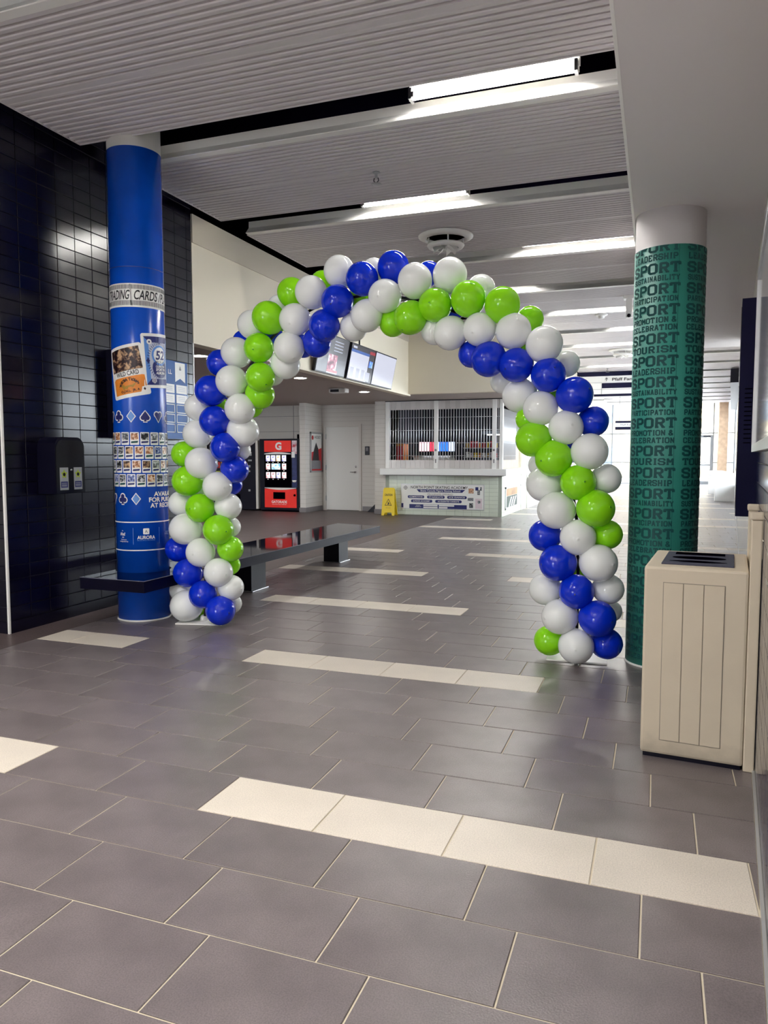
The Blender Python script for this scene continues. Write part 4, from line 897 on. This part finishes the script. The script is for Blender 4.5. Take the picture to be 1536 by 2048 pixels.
# ================================================================ SCREENS ON THE BULKHEAD
def tv(label, y0, y1, kind):
    zb, zt, xb, xt = 2.645, 3.215, XL + .06, XL + .175
    t = thing('wall_screen', label, 'screen', (XL + .08, (y0 + y1) / 2, zb))
    pl = lambda y, z, e=0.: (xb + (xt - xb) * (z - zb) / (zt - zb) + e, y, z - e * .2)
    b = MB(); b.prism([pl(y0, zb), pl(y1, zb), pl(y1, zt), pl(y0, zt)], (-.045, 0, .01)); obj('casing', b, M['black_metal'], t)
    obj('bracket', MB().box(XL, (y0 + y1) / 2 - .12, 2.85, XL + .07, (y0 + y1) / 2 + .12, 3.1), M['black_metal'], t)
    def area(mb, u0, v0, u1, v1, mi, e=.003):
        Y = lambda u: y0 + .015 + u * (y1 - y0 - .03); Z = lambda v: zb + .018 + v * (zt - zb - .036)
        mb.add([pl(Y(u0), Z(v0), e), pl(Y(u1), Z(v0), e), pl(Y(u1), Z(v1), e), pl(Y(u0), Z(v1), e)], [(0, 1, 2, 3)], mi)
    b = MB()
    if kind == 0:
        area(b, 0, 0, 1, 1, 0)
        for r_ in range(4):
            for k in range(9): area(b, .5 + k * .035, .62 + r_ * .085, .523 + k * .035, .645 + r_ * .085, 1, .004)
        area(b, .35, .1, .66, .52, 2, .004); area(b, .35, .02, .72, .1, 3, .0045); area(b, .35, -.0, .72, .03, 1, .005)
    elif kind == 1:
        area(b, 0, 0, 1, 1, 4); area(b, 0, 0, .76, .83, 1, .004); area(b, 0, .78, .76, .86, 5, .0045); area(b, .05, .90, .2, .96, 1, .005)
        area(b, .76, .86, 1, .95, 3, .005); area(b, .78, .46, .95, .66, 6, .005); area(b, .70, .02, .9, .3, 7, .005)
        for u in (.06, .3, .52): area(b, u, .05, u + .14, .34, 7, .005)
    else:
        area(b, 0, 0, 1, 1, 1); area(b, .03, .02, .25, .16, 8, .004); area(b, .25, .02, .6, .07, 8, .004)
    mats = [SM['dark'], SM['white'], SM['photo'], SM['red'], SM['dark'], SM['blue'], SM['bluephoto'], SM['pale'], SM['bright']]
    obj('picture', b, mats, t)
SM = {k: P('screen_' + k, '20202a', .25, emit=c, es=e * .36) for k, c, e in (('dark', '4a4a54', .6), ('white', 'd4d8ea', 1.0), ('red', 'c03040', .8), ('blue', '3c6cc0', .9), ('pale', 'b8bcd0', .9), ('bright', 'f6f6fa', 1.0))}
SM['photo'] = photo('screen_photo', '5a3040', 'b07080', 'f0e8ec', 9, .3); SM['bluephoto'] = photo('screen_blue_photo', '1a2a80', '4a80d8', 'c8e0f8', 9, .3)
tv('dark wall screen with a figure photograph, first of the row of three', 9.93, 11.0, 0)
tv('pale wall screen with blue bar, middle of the row of three', 11.10, 12.16, 1)
tv('plain white lit wall screen, last of the row of three', 12.18, 13.25, 2)
cb = MB(); cb.tube([(XL + .01, 11.8, 3.2), (XL + .01, 11.8, 3.99)], .012, 6); tag(obj('screen_cable', cb, M['black_metal']), 'thin dark cable running up the cream wall above the screens', 'cable')

# ================================================================ LOBBY CEILING
def downlight(label, x, y, group=None):
    t = thing('downlight', label, 'light', (x, y, ZL - .01), group)
    obj('trim_ring', MB().lathe([(.10, .01), (.125, .008), (.125, .0), (.10, -.002)], (x, y, ZL - .01), 28, cap=False), M['white_metal'], t)
    obj('lens', MB().lathe([(.001, .002), (.10, .002)], (x, y, ZL - .01), 28, cap=False), M['down'], t)
downlight('round recessed downlight left of the screens, partly behind balloons', -5.70, 11.45)
downlight('round recessed downlight below the last white screen', -5.68, 14.33)
downlight('round recessed downlight nearest the black tiled wall in the lobby ceiling', -5.7, 8.5)
for x, y, w in ((-8.8, 8.5, 'first'), (-8.8, 11.45, 'second'), (-8.8, 14.33, 'third')): downlight('%s round downlight of the deeper row in the lobby ceiling' % w, x, y, 'downlights deep in the lobby')
wf = thing('ceiling_sensor', 'flat white and dark sensor box on the lobby ceiling beneath the screens', 'sensor', (-5.88, 13.5, ZL))
obj('case', MB().bbox(-6.07, 13.42, ZL - .09, -5.72, 13.62, ZL - .001, .02), M['white_metal'], wf); obj('window', MB().box(-6.03, 13.415, ZL - .075, -5.85, 13.422, ZL - .025), M['black_metal'], wf)

# ================================================================ VENDING MACHINES
vm = thing('vending_machine', 'red and black drinks vending machine with lit product windows', 'vending machine', (-9.05, 17.2, 0))
x0, x1, yf = -9.60, -8.47, 16.92
obj('cabinet', MB().bbox(x0, yf, .03, x1, 17.6, 1.85, .01), M['black_metal'], vm); obj('foot', MB().box(x0 + .04, yf + .02, 0, x1 - .04, 17.58, .03), M['black'], vm)
U = lambda u: x0 + u * (x1 - x0); V = lambda v: 1.83 * v
def vq(mb, u0, v0, u1, v1, e=.004, mi=0, t=.01): return mb.box(U(u0), yf - e - t, V(v0), U(u1), yf - e + t, V(v1), mi)
obj('upper_panel', vq(MB(), .13, .83, .80, .985, .008), M['red'], vm, label='red upper panel'); obj('lower_panel', vq(MB(), .13, .055, .93, .315, .008), M['red'], vm, label='red lower panel')
b = MB(); n = 12
b.prism([(U(.13 + .67 * k / n), yf - .02, V(.805 + .022 * math.sin(math.pi * k / n))) for k in range(n + 1)] + [(U(.80), yf - .02, V(.797)), (U(.13), yf - .02, V(.797))], (0, .01, 0)); obj('white_swoosh', b, M['white_print'], vm, label='white curved trim')
b = MB(); b.prism([(U(.13), yf - .02, V(.332)), (U(.93), yf - .02, V(.332))] + [(U(.93 - .8 * k / n), yf - .02, V(.326 - .024 * math.sin(math.pi * k / n))) for k in range(n + 1)], (0, .01, 0)); obj('white_swoosh', b, M['white_print'], vm, label='white curved trim')
obj('product_field', vq(MB(), .13, .34, .80, .79, .002), M['black'], vm)
PW = [photo('lit_bottle_%d' % i, a, b_, c_, 14, .38) for i, (a, b_, c_) in enumerate((('6a6ac0', 'dcdcf2', 'fafaff'), ('d06a70', 'f2dce0', 'fdf6f8'), ('e8a050', 'f6ead8', 'ffffff'), ('4a9ad8', 'c8e4f4', 'f6fbff')))]
uu = (.17, .30, .43, .575); k_ = 0
for r_, v0 in enumerate((.70, .585, .465)):
    for c_i, u in enumerate(uu):
        if r_ == 1 and c_i in (1, 2):
            if c_i == 1: obj('product_window', vq(MB(), .31, v0, .53, v0 + .083, .012, 0, .004), PW[3], vm, label='wide lit blue picture window')
            continue
        obj('product_window', vq(MB(), u, v0, u + .105, v0 + .083, .012, 0, .004), PW[(0, 0, 2, 0, 1, 1, 1, 1, 0, 1, 2, 1)[k_ % 12]], vm); k_ += 1
        obj('button', vq(MB(), u + .035, v0 - .022, u + .06, v0 - .010, .014, 0, .006), M['white_print'], vm)
obj('delivery_hatch', vq(MB(), .35, .175, .65, .27, .014, 0, .008), M['black'], vm)
b = MB(); vq(b, .83, .34, .95, .96, .008, 0); obj('coin_column', b, P('coin_panel', '2a3466', .3, noise=(9, .5)), vm, label='dark blue coin column')
b = MB(); vq(b, .83, .80, .95, .985, .014, 0, .006); obj('card_panel', b, photo('coin_print', 'c03040', 'e8c8d0', 'fdfdfd', 7), vm); obj('notice', vq(MB(), .82, .75, .90, .83, .02, 0, .003), M['white_print'], vm)
obj('coin_bowl', MB().lathe([(.001, -.06), (.045, -.05), (.06, 0), (.05, 0), (.001, -.04)], (U(.89), yf - .03, V(.44)), 16, cap=False), M['white_metal'], vm)
obj('lock', MB().tube([(U(.89), yf - .01, V(.23)), (U(.89), yf - .035, V(.23))], .03, 12), M['black'], vm)
b = MB(); flat_text(b, 'G', (U(.49), yf - .021, V(.862)), (1, 0, 0), (0, 0, 1), .175, .18, 0, .045)
obj('emblem', b, M['white_print'], vm, label='white initial on the red upper panel'); b = MB()
flat_text(b, 'GATORADE', (U(.50), yf - .021, V(.118)), (1, 0, 0), (0, 0, 1), .062, .44, 0, .03); flat_text(b, 'THE SPORTS FUEL COMPANY', (U(.50), yf - .021, V(.095)), (1, 0, 0), (0, 0, 1), .016, .42, 0, .01)
obj('lettering', b, M['white_print'], vm, label='white lettering')
obj('antenna', MB().bbox(U(.93), yf + .04, 1.85, U(.965), yf + .1, 1.96, .01), M['black'], vm)
v2 = thing('vending_machine', 'dark snack vending machine left of the red one, mostly behind balloons', 'vending machine', (-10.5, 17.2, 0))
obj('cabinet', MB().bbox(-11.2, 16.95, .02, -9.72, 17.6, 1.80, .01), M['black_metal'], v2)
obj('glass_front', MB().box(-11.12, 16.938, .55, -10.12, 16.952, 1.72), P('dark_glass', '161826', .08), v2)
for z in (.62, .86, 1.1, 1.34):
    for k in range(6): obj('snack_bag', MB().bbox(-11.08 + k * .16, 16.925, z, -10.95 + k * .16, 16.945, z + .16, .008), (M['red2'], M['orange'], M['white_print'], M['lime_print'], M['blue_light'], M['pink'])[(k + int(z * 10)) % 6], v2)
for z, w, h_ in ((1.42, .1, .1), (1.28, .1, .04), (1.12, .06, .06), (1.0, .05, .04), (.5, .05, .05)): obj('keypad', MB().box(-9.95, 16.935, z, -9.95 + w, 16.95, z + h_), M['label_grey'], v2)
obj('side_strip', MB().box(-9.725, 16.93, .05, -9.66, 17.5, 1.82), M['block'], v2, label='pale side strip')
obj('delivery_flap', MB().box(-11.0, 16.935, .2, -10.2, 16.95, .42), M['black'], v2)

# ================================================================ POSTER, READER, SIGNS BY THE DOOR
po = thing('framed_poster', 'red and white poster in a steel frame left of the white door', 'poster', (-8.24, 17.43, 1.0))
px = -8.2485; f = MB()
for a, b_, c_, d_ in ((17.07, 17.11, 1.0, 2.02), (17.74, 17.78, 1.0, 2.02), (17.07, 17.78, 1.0, 1.04), (17.07, 17.78, 1.98, 2.02)): f.box(px, a, c_, px + .035, b_, d_)
obj('frame', f, M['steel'], po); obj('sheet', MB().box(px, 17.1, 1.03, px + .012, 17.75, 1.99), M['white_print'], po)
b = MB(); X3 = px + .0125
b.quad((X3, 17.11, 1.04), (X3, 17.74, 1.04), (X3, 17.74, 1.62), (X3, 17.11, 1.5), 0); b.quad((X3 + .001, 17.14, 1.08), (X3 + .001, 17.70, 1.08), (X3 + .001, 17.70, 1.3), (X3 + .001, 17.14, 1.3), 1)
b.add([(X3 + .001, 17.2, 1.3), (X3 + .001, 17.6, 1.3), (X3 + .001, 17.55, 1.6), (X3 + .001, 17.42, 1.76), (X3 + .001, 17.28, 1.55)], [(0, 1, 2, 3, 4)], 2)
b.add([(X3 + .001, 17.22 + .06 * math.cos(k * .785), 1.88 + .06 * math.sin(k * .785)) for k in range(8)], [list(range(8))], 0)
flat_text(b, 'HOCKEY', (X3 + .001, 17.52, 1.86), (0, 1, 0), (0, 0, 1), .07, .36, 2, .01)
obj('print', b, [M['red2'], PH[1], M['black_print']], po)
rd = thing('card_reader', 'small black card reader on the wall right of the white door', 'card reader', (-6.98, YD, 1.45)); obj('case', MB().bbox(-7.03, YD - .03, 1.44, -6.91, YD, 1.66, .01), M['black_metal'], rd); obj('plate', MB().box(-7.0, YD - .034, 1.54, -6.94, YD - .028, 1.63), M['trim_grey'], rd)
cs = thing('wet_floor_sign', 'yellow folding caution sign standing in front of the tiled counter', 'caution sign', (-5.99, 16.72, 0))
def leaf(y0, y1, nm_):
    q = lambda x, z: (x, y0 + (y1 - y0) * z / .64, z)
    b = MB(); pts_ = [q(-6.155, 0), q(-6.095, 0), q(-6.075, .07), q(-5.905, .07), q(-5.885, 0), q(-5.825, 0), q(-5.85, .62), q(-5.87, .645), q(-6.11, .645), q(-6.13, .62)]
    b.prism(pts_, (0, .02, .002)); return obj(nm_, b, M['yellow'], cs)
fl_ = leaf(16.62, 16.70, 'front_leaf'); leaf(16.84, 16.72, 'rear_leaf')
obj('handle_hinge', MB().tube([(-6.11, 16.715, .645), (-5.87, 16.715, .645)], .014, 8), M['yellow'], cs)
b = MB(); q = lambda x, z: (x, 16.62 + .08 * z / .64 - .004, z)
flat_text(b, 'CAUTION', q(-5.99, .47), (1, 0, 0), (0, .125, .992), .045, .19, 0, .02)
b.add([q(-5.99, .40), q(-6.08, .235), q(-5.90, .235)], [(0, 1, 2)], 0); b.add([tuple(Vector(v_) + Vector((0, -.001, 0))) for v_ in (q(-5.99, .375), q(-6.06, .247), q(-5.92, .247))], [(0, 1, 2)], 1)
b.add([tuple(Vector(v_) + Vector((0, -.002, 0))) for v_ in (q(-6.01, .33), q(-5.985, .32), q(-5.955, .275), q(-5.975, .262), q(-6.02, .262), q(-5.995, .29))], [tuple(range(6))], 0)
flat_text(b, 'WET FLOOR', q(-5.99, .17), (1, 0, 0), (0, .125, .992), .022, .12, 2, .01); obj('print', b, [M['black_print'], M['yellow'], M['gold']], cs)
dpn = thing('dust_pan', 'dark upright dustpan leaning in the corner by the counter', 'dustpan', (-6.6, 17.5, 0))
b = MB(); b.prism([(-6.88, 17.55, .0), (-6.56, 17.55, .0), (-6.52, 17.6, .32), (-6.56, 17.62, .32)], (0, .12, 0)); obj('pan', b, M['black_metal'], dpn); obj('handle', MB().tube([(-6.55, 17.66, .3), (-6.50, 17.70, .52)], .012, 8), M['black_metal'], dpn)

# ================================================================ CONCESSION STAND
XA, XB, YF, YB2 = -6.19, -3.34, 17.02, 19.6
wc_ = MB(); wc_.box(XA, YF + .012, 0, XB - .012, YF + .2, .955); wc_.box(XB - .2, YF + .2, 0, XB - .012, YB2, .955); wc_.box(XB - .3, YB2, 0, XB, 20.4, ZL); wc_.box(XA, YF + .2, ZL - .16, XB, YF + .3, ZL)
wall_con = structure('wall_counter', wc_, M['mint_tile'])
def ftile(w, h, t=.012):
    vs, fs = wtile(w, h, t, .0015); return vs, fs
tw_, th_ = .2055, .0945; me_a = mesh_of('tile', MB().add(*wtile(tw_ - .005, th_ - .005, .012, .0015)), M['mint_tile'], Vector((0, 0, 0)))
for k in range(10):
    for i in range(13): inst('tile', me_a, (XA + .09 + i * tw_, YF + .012, .008 + k * th_), wall_con, rot=(0, 0, -math.pi / 2))
    for i in range(12): inst('tile', me_a, (XB - .012, YF + .02 + i * tw_, .008 + k * th_), wall_con)
obj('tile_grout', MB().box(XA + .001, YF + .010, 0, XB - .011, YF + .0135, .952).box(XB - .0135, YF + .01, 0, XB - .0105, YB2, .952), P('grey_green_grout', 'aab0a2', .8), wall_con)
ct = thing('service_counter', 'long pale counter ledge of the tiled concession stand', 'counter', (-4.8, 17.0, .96))
obj('ledge', MB().bbox(-6.183, YF - .24, .965, XB + .14, YF + .25, 1.115, .008).box(-6.25, YF - .239, .966, -6.18, YF - .03, 1.114), M['white_print'], ct, label='front ledge'); obj('ledge', MB().bbox(XB - .25, YF + .25, .965, XB + .14, YB2, 1.115, .008), M['white_print'], ct, label='side ledge')
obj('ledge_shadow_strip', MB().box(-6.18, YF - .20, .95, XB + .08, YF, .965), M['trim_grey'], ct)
gr = thing('rolling_grille', 'closed side-folding grille of pale rods above the concession counter', 'grille', (-4.7, YF, 1.115))
zs0, zs1 = 1.117, ZL - .02; rods = MB(); lk = MB()
nrod = 42
for k in range(nrod + 1):
    x = XA + .06 + (XB - XA - .1) * k / nrod; rods.tube([(x, YF, zs0 + .2), (x, YF, zs1 - .2)], .0105, 6)
for k in range(30):
    y = YF + .05 + k * .062
    rods.tube([(XB - .03, y, zs0 + .2), (XB - .03, y, zs1 - .2)], .0105, 6)
obj('rods', rods, M['alu'], gr, kind='stuff')
for z in (1.42, 1.72, 2.02, 2.32): obj('link_bar', MB().tube([(XA + .06, YF, z), (XB - .03, YF, z), (XB - .03, YB2 - .65, z)], .006, 6), M['alu'], gr)
mep = {}
for z0, h_ in ((zs0, .2), (zs1 - .2, .2)):
    for k in range(23):
        x = XA + .03 + k * (XB - XA - .06) / 23; w = (XB - XA - .06) / 23
        if round(h_, 3) not in mep: mep[round(h_, 3)] = mesh_of('grille_panel', MB().box(.002, 0, 0, w - .002, .014, h_), vary(P('grille_panel_metal', 'cfc9c6', .4, metal=.2), .09), Vector((0, 0, 0)))
        inst('grille_panel', mep[round(h_, 3)], (x, YF - .014 + random.uniform(-.006, .006), z0), gr)
for x in (XA + .056, -4.92, -3.53): obj('mullion', MB().bbox(x - .05, YF - .03, zs0, x + .05, YF + .02, zs1, .004), M['white_metal'], gr); 
for x in (-4.92, -3.53): obj('lock', MB().box(x - .012, YF - .036, 1.25, x + .012, YF - .03, 1.34).tube([(x, YF - .03, 1.55), (x, YF - .045, 1.55)], .025, 10), M['trim_grey'], gr)
obj('track', MB().box(XA, YF - .04, zs1, XB, YF + .05, ZL - .004), M['black_metal'], gr)
obj('corner_post', MB().bbox(XB - .07, YF - .03, 1.115, XB + .01, YF + .05, ZL - .004, .004), M['white_metal'], gr, label='white corner post')
wdp = MB(); wdp.box(XB - .09, YF + .35, 1.116, XB - .06, YB2, 1.85); wp = thing('wood_screen', 'pale wooden panel inside the side of the concession grille', 'panel', (XB - .07, 18.4, 1.116)); obj('panel', wdp, M['brown_door'], wp)
# back room of the stand
br = MB(); br.box(XA, 20.3, 0, XB - .3, 20.4, ZL); br.box(XA - .1, YF + .2, 0, XA, 20.4, ZL); br.box(XA, YF + .3, ZL - .02, XB, 20.4, ZL)
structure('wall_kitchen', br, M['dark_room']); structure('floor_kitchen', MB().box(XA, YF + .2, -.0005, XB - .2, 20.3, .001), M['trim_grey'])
sl = thing('menu_lightbox', 'glowing red, white and blue lit strip inside the concession stand', 'lightbox', (-5.5, 19.0, 1.6))
obj('case', MB().bbox(-5.95, 18.92, 1.52, -4.95, 19.05, 1.80, .01), M['black_metal'], sl)
for u0, u1, c_ in ((0, .3, 'f4c8d0'), (.3, .5, 'e0304a'), (.5, .56, 'f0f0ff'), (.56, .85, '2468e0'), (.85, 1, 'cfe4ff')): obj('lit_panel', MB().box(-5.93 + .96 * u0, 18.91, 1.54, -5.93 + .96 * u1, 18.925, 1.78), P('lit_' + c_, c_, .4, emit=c_, es=.75), sl)
kc = thing('kitchen_counter', 'white counter unit under the glowing strip inside the stand', 'counter', (-5.5, 18.7, 0)); obj('unit', MB().bbox(-5.95, 18.5, 0.002, -5.0, 19.1, 1.38, .01), M['white_print'], kc); obj('worktop', MB().box(-5.98, 18.47, 1.38, -4.97, 19.12, 1.42), M['steel'], kc)
oc = thing('drinks_cabinet', 'orange cabinet at the left end inside the stand', 'cabinet', (-6.05, 18.0, 0)); obj('body', MB().bbox(-6.17, 17.75, 0.002, -5.98, 18.2, 1.72, .01), M['orange'], oc); obj('door', MB().box(-6.16, 17.74, .8, -6.0, 17.752, 1.66), M['red2'], oc)
def rack(name, label, x0, x1, y, zs, cols):
    t = thing(name, label, 'shelf', ((x0 + x1) / 2, y, 0))
    for x in (x0, x1): obj('upright', MB().box(x - .012, y - .012, .002, x + .012, y + .012, zs[-1] + .3), M['steel'], t)
    for z in zs: obj('shelf', MB().box(x0, y - .15, z - .012, x1, y + .15, z), M['steel'], t)
    return t
rk = rack('snack_rack', 'steel wire rack of snacks in the middle of the concession stand', -4.62, -3.72, 18.6, (1.15, 1.38, 1.62), 0)
rj = random.Random(5)
for zi, z in enumerate((1.15, 1.38, 1.62)):
    for k in range(8):
        x = -4.57 + k * .105; ci_ = rj.randrange(6); c_ = (M['gold'], M['red2'], M['orange'], M['white_print'], M['pink'], M['yellow'])[ci_]; h_ = rj.uniform(.1, .17)
        b = MB(); b.prism([(x, 18.5, z + .001), (x + .085, 18.5, z + .001), (x + .08, 18.52, z + h_ * .5), (x + .085, 18.5, z + h_), (x, 18.5, z + h_), (x + .005, 18.52, z + h_ * .5)], (0, .05, 0))
        tag(obj('snack_bag', b, c_), ('gold', 'red', 'orange', 'white', 'pink', 'yellow')[ci_] + ' snack bag, ' + NTH[k] + ' from the left on the ' + ('lower', 'middle', 'top')[zi] + ' rack shelf', 'snack', 'snack bags on the ' + ('lower', 'middle', 'top')[zi] + ' rack shelf')
lc = thing('food_warmer', 'lit glass food warmer beside the rack inside the stand', 'food warmer', (-3.95, 19.3, 1.6))
obj('housing', MB().box(-4.3, 19.2, 1.45, -3.75, 19.6, 1.5).box(-4.3, 19.2, 1.98, -3.75, 19.6, 2.06).box(-4.3, 19.2, .002, -3.75, 19.6, 1.45), P('warmer_grey', '5a6470', .4), lc); obj('warm_lamp', MB().box(-4.2, 19.3, 1.96, -3.85, 19.5, 1.978), P('lit_warmer', 'ffffff', .5, emit=(1, .95, .85), es=6), lc)
kl = thing('kitchen_light', 'dim light panel on the ceiling inside the concession stand', 'light', (-4.8, 18.8, ZL - .03)); obj('lens', MB().box(-5.1, 18.6, ZL - .05, -4.5, 19.0, ZL - .03), P('lit_kitchen', 'ffffff', .5, emit=(.8, .9, 1), es=2.0), kl)
# ---- banner and side poster
bn = thing('skating_banner', 'wide white and navy skating school banner on the tiled counter front', 'banner', (-4.77, 16.99, .15))
bx0, bx1, bz0, bz1, by = -5.78, -3.76, .165, .735, YF - .012
obj('board', MB().box(bx0, by, bz0, bx1, by + .012, bz1), M['white_print'], bn)
f = MB(); f.box(bx0 - .01, by - .006, bz0 - .015, bx1 + .01, by + .01, bz0); f.box(bx0 - .01, by - .006, bz1, bx1 + .01, by + .01, bz1 + .012); f.box(bx0 - .012, by - .006, bz0, bx0, by + .01, bz1); f.box(bx1, by - .006, bz0, bx1 + .012, by + .01, bz1); obj('frame', f, M['alu'], bn)
b = MB(); BU = lambda u: bx0 + u * (bx1 - bx0); BV = lambda v: bz0 + v * (bz1 - bz0); e1, e2 = by - .002, by - .004
def bq(u0, v0, u1, v1, mi, e=e1): b.quad((BU(u0), e, BV(v0)), (BU(u1), e, BV(v0)), (BU(u1), e, BV(v1)), (BU(u0), e, BV(v1)), mi)
def bt(s, u, v, h, w, mi, e=e2, bold=.012): flat_text(b, s, (BU(u), e, BV(v)), (1, 0, 0), (0, 0, 1), h, w, mi, bold)
bt('NORTH POINT SKATING ACADEMY', .465, .83, .062, 1.40, 1, bold=.008)
b.add([(BU(.19), e1, BV(.80)), (BU(.78), e1, BV(.80)), (BU(.745), e1, BV(.68)), (BU(.22), e1, BV(.68))], [(0, 1, 2, 3)], 0); bt('Skate Canada Figure Skating School', .48, .71, .038, .98, 2)
bt('PROGRAMS OFFERED', .48, .565, .036, .62, 3, bold=.0)
for u0, u1, v0, s in ((.08, .285, .42, 'COMPETITIVE'), (.32, .535, .42, 'STARSKATE'), (.565, .80, .42, 'ICE DANCE'), (.12, .385, .245, 'JUNIOR ACADEMY'), (.42, .74, .245, 'ACCELERATED CANSKATE')):
    b.add([(x, e1, z) for x, z in rrect(BU(u0), BV(v0), BU(u1), BV(v0 + .12), .032)], [list(range(20))], 0); bt(s, (u0 + u1) / 2, v0 + .032, .032, (u1 - u0) * 1.62, 2)
bq(0, .02, .025, .2, 0); bq(.1, 0, .80, .17, 0); bt('CONTACT', .21, .105, .016, .11, 2); bt('INFORMATION', .21, .055, .016, .15, 2)
for u0, u1, v0 in ((.275, .45, .1), (.275, .45, .015), (.465, .65, .1), (.465, .57, .015)): bq(u0, v0, u1, v0 + .06, 2, e2)
bq(.81, .35, .88, .47, 4); bq(.82, .66, .88, .86, 5); bq(.90, .78, .935, .92, 0); bq(.955, .78, .975, .92, 6); bq(.925, .6, .955, .80, 4); bq(.83, .06, .875, .26, 6); bq(.9, .04, .98, .45, 7); bq(.93, .25, .96, .36, 4, e2)
for k in range(16):
    a, a2 = k * math.pi / 8, (k + 1) * math.pi / 8; c0 = (BU(.052), BV(.86)); r0, r1 = .036, .045
    b.add([(c0[0] + r_ * math.cos(t_), e1, c0[1] + r_ * math.sin(t_)) for r_, t_ in ((r0, a), (r1, a), (r1, a2), (r0, a2))], [(0, 1, 2, 3)], 1)
bq(.05, .79, .054, .93, 1); bq(.033, .853, .072, .868, 1)
obj('print', b, [M['navy'], M['black_print'], M['white_print'], M['trim_grey'], PH[1], PH[3], PH[4], M['pink']], bn)
sp_ = thing('side_poster', 'brown and dark green framed poster on the side of the tiled counter', 'poster', (XB + .01, 18.4, .14))
f = MB(); xs_ = XB + .002
for a, b_, c_, d_ in ((17.38, 17.45, .14, .68), (19.38, 19.45, .14, .68), (17.38, 19.45, .14, .18), (17.38, 19.45, .64, .68)): f.box(xs_, a, c_, xs_ + .02, b_, d_)
obj('frame', f, M['alu'], sp_); b = MB(); b.box(xs_, 17.45, .18, xs_ + .006, 19.38, .64, 0); X4 = xs_ + .007
b.quad((X4, 17.5, .46), (X4, 19.0, .46), (X4, 19.0, .64), (X4, 17.5, .64), 1); b.quad((X4, 17.55, .19), (X4, 18.95, .19), (X4, 18.95, .455), (X4, 17.55, .455), 2)
for k in range(3): b.add([(X4 + .001, 17.8 + k * .3, .2), (X4 + .001, 17.95 + k * .3, .2), (X4 + .001, 18.25 + k * .3, .42), (X4 + .001, 18.1 + k * .3, .42)], [(0, 1, 2, 3)], 0)
obj('print', b, [M['white_print'], P('tan_photo', 'a88058', .4, noise=(4, .3)), P('green_photo', '1c3a30', .4, noise=(5, .5))], sp_)

# ---------------------------------------------------------------- tidy
if 'lettering_bench' in bpy.data.scenes: bpy.data.scenes.remove(bpy.data.scenes['lettering_bench'])
